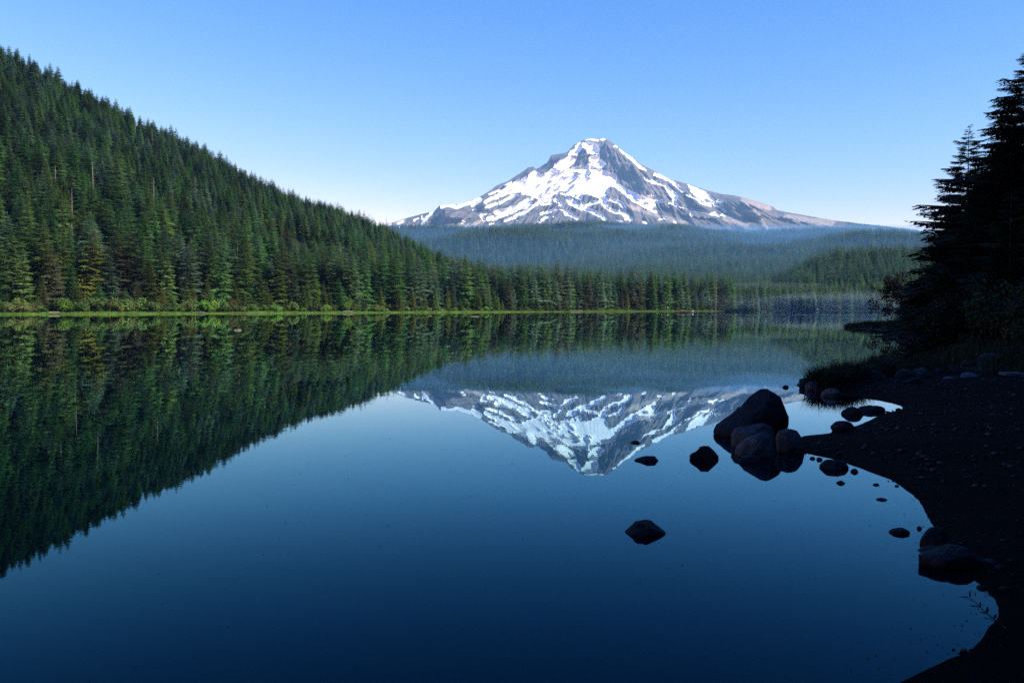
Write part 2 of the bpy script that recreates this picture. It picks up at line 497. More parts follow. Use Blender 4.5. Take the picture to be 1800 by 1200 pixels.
# ------------------------------------------------------------------ mountain
sky_uv = [(-200, 470), (300, 452), (500, 430), (600, 414), (680, 394.4), (697, 389), (716, 383), (752, 373.6), (763, 371.5), (773, 361), (777, 360.7), (805, 359.5),
          (819, 356), (842, 347), (860, 336), (874, 325.5), (892, 319), (905, 310.5), (920, 301), (928, 294), (938, 293.3), (941.5, 298), (946, 295.5),
          (961, 287), (969, 273), (985, 270.4), (996, 268), (1009, 255.3), (1020, 249), (1031, 244.3), (1039, 243.5), (1050, 245), (1061, 242.7),
          (1071, 247.4), (1082, 255.3), (1096, 267.5), (1106, 273.8), (1126, 288), (1150, 301), (1176, 315), (1192, 318.7), (1220, 327), (1237, 333),
          (1270, 341.4), (1287, 342.8), (1308, 347.7), (1345, 357.8), (1358, 363), (1366, 369.5), (1398, 375.7), (1432, 381.4), (1470, 388),
          (1508, 392.7), (1564, 398.4), (1610, 404), (1640, 411), (1700, 422), (1800, 436), (2100, 470)]
SU = np.array([p[0] for p in sky_uv]); SV = np.array([p[1] for p in sky_uv])
mu = np.concatenate([np.arange(200, 640, 8), np.arange(640, 1500, 1.0), np.arange(1500, 2080, 3)])
NT = 190
mt = np.linspace(0, 1, NT) ** 1.05
skyv = np.interp(mu, SU, SV)
jag = np.interp(mu, [880, 930, 1000, 1060, 1110, 1200], [0.2, 0.9, 0.9, 0.9, 0.7, 0.2])
skyv = skyv + jag * (fbm(mu / 4.5, mu * 0, 41, 3))
BASEV = 478
U, T = np.meshgrid(mu, mt)
V = skyv[None, :] + (BASEV - skyv[None, :]) * T
# cone body: half width of the silhouette at each row gives the depth of the front slope
Lm = SU < 1045; Rm = SU > 1065
vL = np.maximum.accumulate(SV[Lm][::-1]); dL = (1055 - SU[Lm])[::-1]
vR = np.maximum.accumulate(SV[Rm]); dR = (SU[Rm] - 1055)
wlft = np.interp(V, vL + np.arange(len(vL)) * 1e-3, dL)
wrgt = np.interp(V, vR + np.arange(len(vR)) * 1e-3, dR)
s_ = U - 1055
k_ = ss((s_ + 70) / 140)
wid = wlft * (1 - k_) + wrgt * k_
sa = np.sqrt(s_ ** 2 + 30.0 ** 2)
off = 1.05 * wid - np.where(s_ < 0, 0.33, 0.45) * sa + np.where(s_ < 0, -0.12 * 30, 0)
MPX = 12000 / FPX
Dm = 12000 - off * MPX * 0.85

def z1(pts): return [(x / 7.2 + 680, y / 7.2 + 300) for x, y in pts]
def z2(pts): return [(x / 6.316 + 900, y / 6.316 + 230) for x, y in pts]
def z3(pts): return [(x / 7.06 + 1100, y / 7.06 + 250) for x, y in pts]
def z4(pts): return [(x / 5.294 + 1300, y / 5.294 + 320) for x, y in pts]

Uw = U + 3.0 * fbm(U / 14, V / 9, 51, 3) + 1.9 * fbm(U / 3.2, V / 2.4, 52, 3)
Vw = V + 2.0 * fbm(U / 14, V / 9, 53, 3) + 1.2 * fbm(U / 3.2, V / 2.4, 54, 3)

def poly_sd(pts, X=None, Y=None):
    X = Uw if X is None else X; Y = Vw if Y is None else Y
    P = np.array(pts)
    lo, hi = P.min(0) - 8, P.max(0) + 8
    msk = (X > lo[0]) & (X < hi[0]) & (Y > lo[1]) & (Y < hi[1])
    x, y = X[msk], Y[msk]
    d2 = np.full(x.shape, 1e9); ins = np.zeros(x.shape, bool)
    for a, b_ in zip(P, np.roll(P, -1, 0)):
        e = b_ - a
        t = np.clip(((x - a[0]) * e[0] + (y - a[1]) * e[1]) / (e @ e + 1e-9), 0, 1)
        d2 = np.minimum(d2, (x - a[0] - t * e[0]) ** 2 + (y - a[1] - t * e[1]) ** 2)
        if a[1] != b_[1]:
            c = (a[1] > y) != (b_[1] > y)
            ins ^= c & (x < (b_[0] - a[0]) * (y - a[1]) / (b_[1] - a[1]) + a[0])
    out = np.full(X.shape, -9.0)
    out[msk] = np.where(ins, np.sqrt(d2), -np.sqrt(d2))
    return out

def line_sd(pts, w, X=None, Y=None):
    X = Uw if X is None else X; Y = Vw if Y is None else Y
    P = np.array(pts, float)
    if len(P) == 1: P = np.vstack([P, P + [[3, 0.6]]])
    lo, hi = P.min(0) - 9 - w, P.max(0) + 9 + w
    msk = (X > lo[0]) & (X < hi[0]) & (Y > lo[1]) & (Y < hi[1])
    x, y = X[msk], Y[msk]
    d2 = np.full(x.shape, 1e9)
    for a, b_ in zip(P[:-1], P[1:]):
        e = b_ - a
        t = np.clip(((x - a[0]) * e[0] + (y - a[1]) * e[1]) / (e @ e + 1e-9), 0, 1)
        d2 = np.minimum(d2, (x - a[0] - t * e[0]) ** 2 + (y - a[1] - t * e[1]) ** 2)
    out = np.full(X.shape, -9.0)
    out[msk] = w - np.sqrt(d2)
    return out

snow_polys = [
    z2([(262, 445), (320, 492), (560, 448), (700, 405), (850, 362), (915, 392), (1000, 440), (1165, 490), (1168, 575), (1280, 655), (1420, 715), (1579, 765),
        (1579, 890), (1480, 840), (1330, 785), (1210, 690), (1110, 610), (1080, 640), (1050, 720), (960, 735), (800, 700), (770, 770), (640, 720), (520, 690),
        (400, 750), (320, 770), (215, 730), (120, 700), (0, 680), (0, 650), (130, 545), (200, 480)]),
    z2([(620, 265), (650, 220), (700, 185), (750, 125), (790, 165), (770, 205), (720, 265)]),
    z2([(780, 140), (860, 120), (950, 150), (975, 250), (900, 255), (830, 215), (795, 180)]),
    z2([(860, 295), (940, 270), (1040, 360), (1000, 415), (900, 380)]),
    z2([(330, 487), (440, 430), (540, 335), (640, 280), (720, 310), (640, 400), (480, 462)]),
    z2([(1250, 250), (1300, 275), (1390, 350), (1485, 442), (1430, 420), (1330, 330), (1270, 300)]),
    z2([(840, 215), (890, 220), (895, 250), (840, 245)]),
    z3([(0, 585), (150, 650), (330, 725), (355, 800), (395, 888), (330, 862), (200, 790), (60, 725), (0, 665)]),
    z3([(270, 450), (430, 490), (520, 560), (600, 620), (652, 690), (630, 765), (590, 740), (530, 620), (480, 550), (370, 510)]),
    z3([(770, 528), (960, 600), (1040, 660), (1110, 710), (1145, 805), (1060, 760), (1000, 740), (900, 690), (850, 650), (810, 595)]),
    z1([(1800, 80), (1640, 185), (1500, 285), (1430, 270), (1560, 180), (1700, 100), (1760, 60)]),
]
snow_lines = [
    (z1([(1800, 190), (1600, 258), (1450, 305), (1250, 400)]), 3.2), (z1([(1790, 265), (1600, 322), (1440, 400)]), 2.2),
    (z1([(1800, 400), (1650, 462), (1500, 510), (1400, 530)]), 3.6), (z1([(1800, 440), (1600, 515), (1430, 580), (1290, 612)]), 3.0),
    (z1([(1770, 508), (1650, 572), (1515, 634)]), 1.7), (z1([(1300, 535), (1190, 568), (1235, 622)]), 2.2),
    (z1([(1020, 622), (970, 634)]), 1.6), (z1([(920, 660), (960, 664)]), 1.3), (z1([(1310, 668), (1350, 660)]), 1.3),
    (z1([(1640, 622), (1660, 620)]), 1.0), (z1([(1220, 485), (1300, 445), (1390, 420)]), 1.8),
    (z1([(700, 458), (790, 442), (870, 462), (1000, 420), (1080, 395), (1180, 360)]), 2.8), (z1([(1080, 440), (1180, 380)]), 2.0),
    (z1([(1575, 165), (1500, 190)]), 2.0), (z1([(1440, 255), (1300, 300)]), 1.2), (z1([(1090, 492), (1120, 490)]), 1.0),
    (z1([(560, 545), (495, 615), (450, 672)]), 2.2), (z1([(440, 580), (460, 620)]), 1.6), (z1([(350, 628), (395, 605)]), 1.2),
    (z1([(10, 705), (50, 692)]), 2.2), (z1([(150, 668), (205, 645)]), 2.0), (z1([(165, 730), (190, 700)]), 1.4), (z1([(560, 522), (590, 520)]), 1.2),
    (z2([(0, 882), (120, 808), (215, 735)]), 3.6), (z2([(0, 970), (150, 900), (260, 830), (310, 790), (440, 755)]), 2.3),
    (z2([(330, 815), (420, 800)]), 2.2), (z2([(320, 930), (400, 895), (490, 862)]), 1.8), (z2([(480, 770), (530, 790), (545, 850)]), 3.0),
    (z2([(500, 855), (560, 870), (640, 930), (720, 970)]), 2.8), (z2([(610, 750), (650, 790), (740, 838), (850, 870)]), 4.2),
    (z2([(780, 810), (830, 855), (900, 900), (980, 945), (1035, 975)]), 2.6), (z2([(820, 840), (900, 800), (1000, 775)]), 2.4),
    (z2([(985, 760), (1050, 835), (1130, 890), (1230, 910), (1270, 965), (1310, 985)]), 3.2), (z2([(980, 745), (1060, 770)]), 3.0),
    (z2([(1110, 755), (1200, 800), (1250, 860), (1235, 915)]), 3.4), (z2([(1150, 700), (1180, 735)]), 2.0),
    (z2([(1170, 985), (1215, 1000)]), 1.3), (z2([(1460, 1012), (1490, 1025)]), 1.5), (z2([(330, 980), (410, 955)]), 1.6), (z2([(460, 950)]), 0.9),
    (z2([(290, 1005)]), 1.3), (z2([(540, 1020)]), 0.8), (z2([(220, 1090), (290, 1095)]), 0.9),
    (z2([(820, 95), (850, 92)]), 1.5), (z2([(885, 90), (960, 105)]), 2.2), (z2([(1005, 95), (1040, 88)]), 1.5), (z2([(1145, 165), (1165, 180)]), 1.4),
    (z2([(1195, 200), (1240, 245)]), 1.6), (z2([(1490, 530), (1579, 575)]), 2.0), (z2([(1540, 720), (1579, 760)]), 3.0),
    (z3([(540, 758), (700, 795), (900, 850), (1155, 912)]), 1.4), (z3([(355, 398), (450, 430), (545, 472), (640, 550), (715, 612)]), 1.9),
    (z3([(770, 652), (900, 715), (960, 760), (1055, 790)]), 1.9), (z3([(310, 668), (390, 695), (450, 738)]), 2.6),
    (z3([(1150, 725), (1195, 730)]), 1.6), (z3([(1150, 770), (1200, 840), (1235, 870)]), 1.8), (z3([(1190, 905), (1235, 915)]), 1.0),
    (z3([(0, 945), (50, 960)]), 2.2), (z3([(215, 985), (255, 1003)]), 1.3), (z3([(455, 945), (490, 955)]), 1.0), (z3([(420, 960)]), 1.0),
    (z3([(1090, 880), (1160, 915)]), 1.6), (z3([(815, 895), (830, 920)]), 1.2), (z3([(600, 985), (620, 995)]), 1.2),
]
rock_lines = [
    (z2([(845, 385), (850, 430), (880, 465), (850, 500)]), 1.8), (z2([(710, 468), (760, 475)]), 2.2), (z2([(580, 505), (690, 495)]), 1.0),
    (z2([(770, 525), (740, 505), (700, 555), (615, 592)]), 1.7), (z2([(690, 600)]), 1.5), (z2([(520, 625), (545, 615)]), 1.6), (z2([(420, 555), (470, 545)]), 0.8),
    (z2([(540, 680), (590, 685)]), 2.6), (z2([(500, 640)]), 1.0), (z2([(330, 725), (380, 705)]), 1.0), (z2([(420, 625)]), 0.9), (z2([(360, 580), (300, 600)]), 0.7),
    (z2([(620, 740), (680, 750)]), 2.6), (z2([(690, 765), (770, 800)]), 1.7), (z2([(700, 715)]), 2.0), (z2([(800, 750), (900, 745)]), 2.4),
    (z2([(530, 770), (580, 785)]), 3.0), (z2([(520, 715), (555, 725)]), 2.4), (z2([(780, 710), (810, 720)]), 1.6), (z2([(890, 515), (850, 515)]), 0.8),
    (z2([(0, 700), (110, 690)]), 1.6), (z2([(60, 730), (210, 730)]), 2.2), (z2([(0, 760), (160, 750)]), 1.3), (z2([(1020, 725)]), 1.2), (z2([(1400, 765), (1420, 770)]), 1.0),
    (z2([(800, 395), (870, 385), (905, 405)]), 1.4), (z2([(1060, 715), (1100, 690)]), 2.0), (z2([(400, 660), (430, 655)]), 0.8), (z2([(470, 590), (520, 575)]), 0.7),
    (z2([(330, 700), (470, 640)]), 0.6), (z2([(640, 655), (700, 620)]), 0.8), (z2([(380, 690), (440, 680)]), 0.8),
    (z3([(1000, 705), (1090, 745)]), 1.8), (z3([(150, 710), (180, 720)]), 0.9), (z3([(260, 740), (300, 745)]), 1.2),
]
snow = np.full(U.shape, -9.0)
for p in snow_polys: snow = np.maximum(snow, poly_sd(p))
for p, w in snow_lines: snow = np.maximum(snow, line_sd(p, w))
for p, w in rock_lines: snow = np.minimum(snow, -line_sd(p, w * 0.9, U + 0.4 * (Uw - U), V + 0.4 * (Vw - V)))
snow = np.minimum(snow, -poly_sd(z2([(1090, 618), (1150, 622), (1220, 690), (1340, 785), (1275, 830), (1180, 765), (1120, 690)])))
snow = np.minimum(snow, -poly_sd(z2([(1050, 850), (1130, 790), (1210, 870), (1190, 890)])))
snow = np.minimum(snow, -poly_sd(z2([(1040, 770), (1080, 780), (1210, 860), (1190, 885), (1100, 840)])))
# thin streaks down the fall line in the rock zone
streak = fbm((U - 1055) / (V - 225) * 60, V / 60, 61, 3)
sfac = 0.5 + 0.35 * (snow + 0.7) + 0.30 * streak * ss((snow + 4) / 4) 
snow_a = np.clip(sfac, 0, 1)

scree = np.zeros(U.shape)
for p, w in [(z3([(1600, 850), (1640, 930), (1740, 1060)]), 3), (z3([(1250, 940), (1400, 980), (1500, 1020)]), 5), (z1([(780, 735), (1000, 700), (1200, 640)]), 3),
             (z1([(20, 700), (220, 640)]), 4), (z3([(430, 930), (640, 980), (790, 1030)]), 4), (z3([(1460, 720), (1620, 760), (1765, 810)]), 5), (z1([(270, 690), (350, 700)]), 3),
             (z4([(440, 330), (640, 360), (860, 375)]), 5), (z3([(60, 800), (250, 860), (380, 900)]), 4)]:
    scree = np.maximum(scree, ss((line_sd(p, w) + 2.5) / 4))
wood = np.clip(ss((V - np.interp(U, [1380, 1430, 1500, 1640], [416, 396, 397, 404])) / 6) + ss((U - 1470) / 40 + 0.5 * fbm(U / 10, V / 4, 71, 3)), 0, 1) * ss((U - 1400) / 30)
wood = np.maximum(wood, ss((V - 400 - 4 * fbm(U / 15, V / 10, 72, 3)) / 6))

# relief: gullies fanning from the summit, plus the named walls (steep to the left, gentle to the right)
phi = (U - 1055) / (np.maximum(V, 250) - 205.0)
depth_sc = ss((V - skyv[None, :]) / 10.0)
rel = np.zeros(U.shape)
rid = 1 - np.abs(fbm(phi * 7 + 0.3 * fbm(U / 30, V / 22, 80, 2), V / 55, 81, 3)) * 2
rel += 115 * rid
rel += 75 * (1 - 2 * np.abs(fbm(phi * 22, V / 30, 83, 3)))
rel += 45 * fbm(U / 9, V / 7, 85, 4)
rel *= 0.35 + 0.65 * ss((6 - 9 * snow_a) / 6 + 0.6)
cal = 1 - 0.7 * ss((snow + 0.5) / 3)
rel *= cal
rel *= (1 - 0.8 * wood)

def wall(pts, A, wlp, wrp):
    """ridge line; the ground falls away steeply to its left over wlp px and gently to its right over wrp px"""
    P = np.array(pts, float)
    o = np.argsort(P[:, 1])
    xr = np.interp(V, P[o, 1], P[o, 0])
    y0, y1 = P[:, 1].min(), P[:, 1].max()
    env = ss((V - y0 + 5) / 8) * ss((y1 + 10 - V) / 12)
    s = U - xr + 1.2 * fbm(U / 6, V / 5, 91, 3)
    prof = np.where(s < 0, np.clip(1 + s / wlp, 0, 1), np.exp(-(s / wrp) ** 2))
    prof = np.where(s < -wlp, 0, prof)
    return A * prof * env

rel += wall(z2([(1300, 365), (1345, 430), (1445, 540), (1447, 700)]), 330, 25, 55)
rel += wall(z2([(1085, 120), (1130, 250), (1195, 380), (1180, 440)]), 150, 17, 26)
rel += wall(z2([(240, 400), (205, 490), (150, 560)]), 120, 12, 12)
rel += wall(z2([(545, 258), (530, 345), (480, 410)]), 230, 18, 16)
rel += wall(z1([(690, 445), (738, 500), (742, 590)]), 420, 30, 40)
rel += wall(z1([(1240, 385), (1245, 470)]), 200, 17, 14)
rel += wall(z3([(715, 612), (840, 715), (900, 770), (1045, 865)]), 240, 15, 20)
rel += wall(z3([(1470, 690), (1475, 760), (1500, 840), (1610, 900)]), 600, 46, 40)
rel += wall(z3([(1600, 860), (1660, 930), (1740, 1060)]), 240, 16, 12)
rel += wall(z3([(200, 470), (210, 600)]), 100, 6, 25)
rel += wall(z3([(830, 900), (1150, 960), (1450, 1060)]), 260, 30, 20)
rel += wall(z4([(430, 325), (560, 365), (660, 385), (720, 420)]), 300, 34, 25)
rel += wall(z2([(800, 188), (835, 250)]), 110, 9, 10)
rel += wall(z2([(835, 318), (865, 385)]), 80, 7, 8)
rel += wall(z2([(1290, 845), (1400, 900), (1410, 960)]), 130, 12, 14)
rel += wall(z3([(560, 800), (700, 880), (840, 1000)]), 140, 12, 14)
rel += wall(z1([(520, 530), (500, 600), (440, 690)]), 110, 10, 10)
rel += wall(z1([(330, 620), (260, 700)]), 110, 10, 10)

Dm = Dm - rel * depth_sc
cp, sp = math.cos(PITCH), math.sin(PITCH)
dv = 600 - V
ry = FPX * cp + dv * sp
rz = -FPX * sp + dv * cp
kk = Dm / ry
MX, MY, MZ = (U - 900) * kk, Dm, CAMZ + rz * kk
# rear slope
rb = np.linspace(0.04, 1, 26)[:, None]
BX = MX[0][None, :] + (MX[0][None, :] - MX[0].mean()) * 0.15 * rb
BY = MY[0][None, :] + rb * 1900
BZ = MZ[0][None, :] * (1 - rb) ** 1.2 + 200 * rb + 60 * fbm(BX / 500, BY / 500, 95, 4) * ss(rb * 3)
AX, AY, AZ = [np.vstack([q[::-1], p]) for p, q in ((MX, BX), (MY, BY), (MZ, BZ))]
pad = lambda arr: np.vstack([np.repeat(arr[0][None], len(rb), 0), arr]).ravel().astype(np.float32)
m_me = mesh_np('mountain', np.stack([AX, AY, AZ], -1).reshape(-1, 3), grid_faces(*AX.shape)[:, ::-1], [M['mountain']], True)
for nm, arr in (('snow', snow_a), ('scree', scree), ('wood', wood)):
    a = m_me.attributes.new(nm, 'FLOAT', 'POINT')
    a.data.foreach_set('value', pad(arr))
put('mountain', m_me, kind='structure', label='snow streaked volcanic peak rising beyond the forest', cat='mountain')

# ------------------------------------------------------------------ conifer meshes
def tube(path, radii, k=6):
    P = np.array(path, float); n = len(P)
    v = []
    for i in range(n):
        d = P[min(i + 1, n - 1)] - P[max(i - 1, 0)]
        d /= np.linalg.norm(d) + 1e-9
        a = np.cross(d, [0, 0, 1.0]) if abs(d[2]) < 0.9 else np.cross(d, [1.0, 0, 0])
        a /= np.linalg.norm(a); b_ = np.cross(d, a)
        for j in range(k):
            t = 2 * math.pi * j / k
            v.append(P[i] + radii[i] * (a * math.cos(t) + b_ * math.sin(t)))
    f = []
    for i in range(n - 1):
        for j in range(k):
            f.append((i * k + j, i * k + (j + 1) % k, (i + 1) * k + (j + 1) % k, (i + 1) * k + j))
    return np.array(v), np.array(f)

def conifer(seed, H=20.0, width=3.0, levels=34, per=8, base=0.08, power=0.85, droop=0.35, sparse=0.0, sprays=4, upturn=0.25, ragged=0.25, blades=1, bw=0.13):
    """a crown of drooping sprays round a tapered stem; returns trunk (verts, quads) and crown (verts, tris)"""
    r = np.random.default_rng(seed)
    V_, F_ = [], []
    nv = 0
    lean = r.normal(0, 0.006, 2)
    for i in range(levels):
        t = i / (levels - 1.0)
        tz = base + (1 - base) * t ** 0.92
        z0 = H * tz
        L0 = width * (1 - t) ** power * (0.80 + 0.20 * math.sin(i * 2.1 + seed)) + 0.055 * width
        nb = max(3, int(round(per * (0.55 + 0.45 * (1 - t)))))
        ph = r.uniform(0, 6.28)
        for j in range(nb):
            if r.random() < sparse: continue
            a = ph + 6.283 * j / nb + r.normal(0, 0.2)
            L = L0 * (1 + r.normal(0, ragged) * 0.8)
            if L < 0.05: continue
            dr = droop * (0.35 + 0.9 * (1 - t)) + r.normal(0, 0.08) - 0.25 * t
            zz = z0 + r.normal(0, H / levels * 0.3)
            ca, sa = math.cos(a), math.sin(a)
            def pt(q, side, drop=0.0):
                rr = L * q
                z = zz - dr * rr * (1 - 0.35 * q) + upturn * L * max(0, q - 0.6) ** 1.5 - drop
                return (lean[0] * z + ca * rr - sa * side, lean[1] * z + sa * rr + ca * side, z)
            w = bw * L + 0.05 * bw / 0.13
            # central blade
            b0 = [pt(0.05, 0), pt(0.5, w * 0.7, 0.03 * L), pt(1.0, 0), pt(0.5, -w * 0.7, 0.03 * L)]
            V_ += b0; F_ += [(nv, nv + 1, nv + 2), (nv, nv + 2, nv + 3)]; nv += 4
            for s in range(sprays):
                q = 0.22 + 0.72 * (s + r.random() * 0.8) / sprays
                for sg in (-1, 1):
                    ln = (0.42 * L * (1.15 - q) + 0.10 * L) * r.uniform(0.7, 1.25)
                    hang = ln * r.uniform(0.15, 0.55)
                    p0 = pt(q - 0.4 * bw, 0); p1 = pt(q + 0.7 * bw, 0, 0.01)
                    p2 = pt(q + 0.30 * ln / L + 0.06, sg * ln, hang)
                    V_ += [p0, p1, p2]; F_ += [(nv, nv + 1, nv + 2)]; nv += 3
                    if blades > 1:
                        for e in range(blades - 1):
                            c = (e + r.random()) / (blades - 1)
                            base_p = np.array(p0) * (1 - c) + np.array(p2) * c
                            tw = 0.45 * ln * (1.1 - c)
                            d1 = np.array((ca, sa, 0)) * tw * r.uniform(0.4, 1.0) * r.choice((-0.3, 1)) + np.array((-sa, ca, 0)) * sg * tw * 0.5
                            tip = base_p + d1 - np.array((0, 0, tw * r.uniform(0.05, 0.7)))
                            wv = np.array((ca, sa, 0.0)) * 0.055 * L * 0.6 + np.array((0, 0, 0.015 * L))
                            V_ += [tuple(base_p - wv), tuple(base_p + wv), tuple(tip)]; F_ += [(nv, nv + 1, nv + 2)]; nv += 3
    # leader
    a = H * 0.97
    V_ += [(-0.05, 0, a), (0.05, 0, a), (0, 0, H * 1.02)]; F_ += [(nv, nv + 1, nv + 2)]; nv += 3
    zs = np.linspace(-0.3, H * 0.98, 7)
    tv, tf = tube([(lean[0] * z, lean[1] * z, z) for z in zs], [max(0.0085 * H * (1 - max(z, 0) / H) ** 0.9, 0.015) for z in zs], 6)
    return (tv, tf), (np.array(V_), np.array(F_))

KINDS = [  # seed, H, width, levels, per, base, power, droop, sparse, ragged
    dict(seed=1, H=20, width=3.3, levels=34, per=11, base=0.06, power=0.75, droop=0.45, ragged=0.22),
    dict(seed=2, H=20, width=2.7, levels=36, per=11, base=0.05, power=0.60, droop=0.50, ragged=0.25),
    dict(seed=3, H=20, width=4.1, levels=30, per=12, base=0.04, power=0.85, droop=0.40, ragged=0.25),
    dict(seed=4, H=20, width=3.0, levels=32, per=10, base=0.22, power=0.65, droop=0.50, ragged=0.35, sparse=0.18),
    dict(seed=5, H=20, width=4.6, levels=26, per=13, base=0.01, power=0.95, droop=0.30, ragged=0.2),
    dict(seed=6, H=20, width=2.3, levels=34, per=10, base=0.10, power=0.50, droop=0.60, ragged=0.35, sparse=0.10),
]
tree_geo = [conifer(sprays=5, bw=0.15, **k) for k in KINDS]
trunk_me = [mesh_np('trunk', g[0][0], g[0][1], [M['bark']], True) for g in tree_geo]
crown_me = {}
def crown_mesh(k, tone):
    if (k, tone) not in crown_me:
        g = tree_geo[k][1]
        crown_me[(k, tone)] = mesh_np('crown', g[0], g[1], [M[tone]])
    return crown_me[(k, tone)]

def joined(name, g, mats):
    tv, tf = g[0]; cv, cf_ = g[1]
    return mesh_np(name, np.vstack([tv, cv]), [tf, cf_ + len(tv)], mats, False, np.concatenate([np.zeros(len(tf)), np.ones(len(cf_))]))

# ---- forests as masses: geometry-node instances of conifer meshes on scattered points
def proto_collection(name, specs):
    c = bpy.data.collections.new(name)
    for i, me in enumerate(specs):
        o = bpy.data.objects.new('%s_%02d' % (name, i), me)
        c.objects.link(o)
    return c

def forest(name, pts, rot, scl, idx, coll, label, cat='forest'):
    me = bpy.data.meshes.new(name)
    pts = np.asarray(pts, np.float32)
    me.vertices.add(len(pts)); me.vertices.foreach_set('co', pts.ravel())
    a = me.attributes.new('turn', 'FLOAT', 'POINT'); a.data.foreach_set('value', np.asarray(rot, np.float32))
    a = me.attributes.new('size', 'FLOAT_VECTOR', 'POINT'); a.data.foreach_set('vector', np.asarray(scl, np.float32).ravel())
    a = me.attributes.new('which', 'INT', 'POINT'); a.data.foreach_set('value', np.asarray(idx, np.int32))
    o = put(name, me, kind='stuff', label=label, cat=cat)
    ng = bpy.data.node_groups.new(name, 'GeometryNodeTree')
    ng.interface.new_socket('Geometry', in_out='INPUT', socket_type='NodeSocketGeometry')
    ng.interface.new_socket('Geometry', in_out='OUTPUT', socket_type='NodeSocketGeometry')
    N, L = ng.nodes, ng.links
    gi, go = N.new('NodeGroupInput'), N.new('NodeGroupOutput')
    iop = N.new('GeometryNodeInstanceOnPoints')
    ci = N.new('GeometryNodeCollectionInfo')
    ci.inputs['Collection'].default_value = coll
    ci.inputs['Separate Children'].default_value = True
    ci.inputs['Reset Children'].default_value = True
    iop.inputs['Pick Instance'].default_value = True
    def attr(nm, typ):
        q = N.new('GeometryNodeInputNamedAttribute'); q.data_type = typ
        q.inputs['Name'].default_value = nm
        return q.outputs['Attribute']
    cx = N.new('ShaderNodeCombineXYZ')
    L.new(attr('turn', 'FLOAT'), cx.inputs['Z'])
    L.new(gi.outputs[0], iop.inputs['Points'])
    L.new(ci.outputs[0], iop.inputs['Instance'])
    L.new(attr('which', 'INT'), iop.inputs['Instance Index'])
    L.new(cx.outputs[0], iop.inputs['Rotation'])
    L.new(attr('size', 'FLOAT_VECTOR'), iop.inputs['Scale'])
    L.new(iop.outputs[0], go.inputs[0])
    md = o.modifiers.new('scatter', 'NODES'); md.node_group = ng
    return o

mid_specs = [(0, 'green'), (1, 'green'), (2, 'green'), (3, 'blue'), (0, 'blue'), (1, 'blue'), (5, 'brown'), (2, 'olive'), (5, 'green'), (0, 'green'), (2, 'blue'), (3, 'brown')]
def snag(seed, H):
    r = np.random.default_rng(seed)
    tv, tf = tube([(0.02 * z, 0, z) for z in np.linspace(-0.3, H, 8)], list(np.linspace(0.17, 0.03, 8)), 6)
    bv, bf, nv = [], [], 0
    for i in range(26):
        z = H * (0.25 + 0.73 * i / 26); a = r.uniform(0, 6.28); L = (1 - z / H) * 1.4 + 0.35
        v_, f_ = tube([(0.02 * z, 0, z), (0.02 * z + L * math.cos(a), L * math.sin(a), z - 0.15 * L)], [0.05, 0.012], 4)
        bv.append(v_); bf.append(f_ + nv); nv += len(v_)
    return (tv, tf), (np.vstack(bv), np.vstack(bf))
mid_coll = proto_collection('conifer', [joined('conifer', tree_geo[k], [M['bark'], M[t]]) for k, t in mid_specs] + [joined('conifer', snag(8, 17.0), [M['snag'], M['snag']])])
low_geo = [conifer(seed=20 + i, H=20, width=w_, levels=17, per=9, base=0.02, power=p_, droop=0.5, sprays=2, ragged=0.3) for i, (w_, p_) in enumerate([(3.4, 0.75), (2.9, 0.6), (4.0, 0.85)])]
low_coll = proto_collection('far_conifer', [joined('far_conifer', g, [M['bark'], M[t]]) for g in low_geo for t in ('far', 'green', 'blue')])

def scatter(n, u0, u1, y0, y1, seed, ypow=1.0):
    g = np.random.default_rng(seed)
    Y = (y0 ** ypow + (y1 ** ypow - y0 ** ypow) * g.random(n)) ** (1 / ypow)
    u = u0 + (u1 - u0) * g.random(n)
    return (u - 900) / FPX * Y, Y, u

def thin(X, Y, dist):
    """drop points closer than dist to an earlier point (grid test)"""
    key = {}
    keep = np.zeros(len(X), bool)
    dist = np.broadcast_to(dist, X.shape)
    for i in range(len(X)):
        c = dist[i]
        gx, gy = int(X[i] // 8), int(Y[i] // 8)
        ok = True
        for a in (gx - 1, gx, gx + 1):
            for b_ in (gy - 1, gy, gy + 1):
                for j in key.get((a, b_), ()):
                    if (X[i] - X[j]) ** 2 + (Y[i] - Y[j]) ** 2 < c * c: ok = False; break
                if not ok: break
            if not ok: break
        if ok:
            keep[i] = True
            key.setdefault((gx, gy), []).append(i)
    return keep

# the left hillside
X, Y, u = scatter(30000, -420, 1300, 215, 960, 101, 2.0)
S = np.interp(u, HPX, HS); Rr = np.interp(u, HPX, HR)
ok = (Y > S + 50) & (Y < Rr + 60)
X, Y, u = X[ok], Y[ok], u[ok]
k = thin(X, Y, 6.2 - 1.6 * np.clip((Y - np.interp(u, HPX, HS)) / 330, 0, 1))
X, Y, u = X[k], Y[k], u[k]
gap = fbm(X / 28, Y / 28, 131, 2)
k = gap > -0.50
X, Y, u = X[k], Y[k], u[k]
Z = land(X, Y)
g = np.random.default_rng(5)
up = np.clip((Y - np.interp(u, HPX, HS)) / 330, 0, 1)
hgt = (0.60 + 0.66 * g.random(len(X))) * (1.10 - 0.40 * up) * (1.0 + 0.16 * fbm(X / 60, Y / 60, 133, 2))
hgt = np.where(g.random(len(X)) < 0.04, hgt * 1.22, hgt)
wsc = hgt * g.uniform(0.95, 1.6, len(X)) * (1.15 + 0.1 * up)
tone = fbm(X / 45, Y / 45, 135, 3) + 0.6 * g.normal(0, 0.5, len(X))
pick = np.where(tone > 0.30 - 0.12 * up, g.choice([3, 4, 5, 10], len(X)), np.where(tone < -0.66 - 0.3 * up, g.choice([6, 7, 7, 11], len(X)), g.choice([0, 1, 2, 8, 9], len(X))))
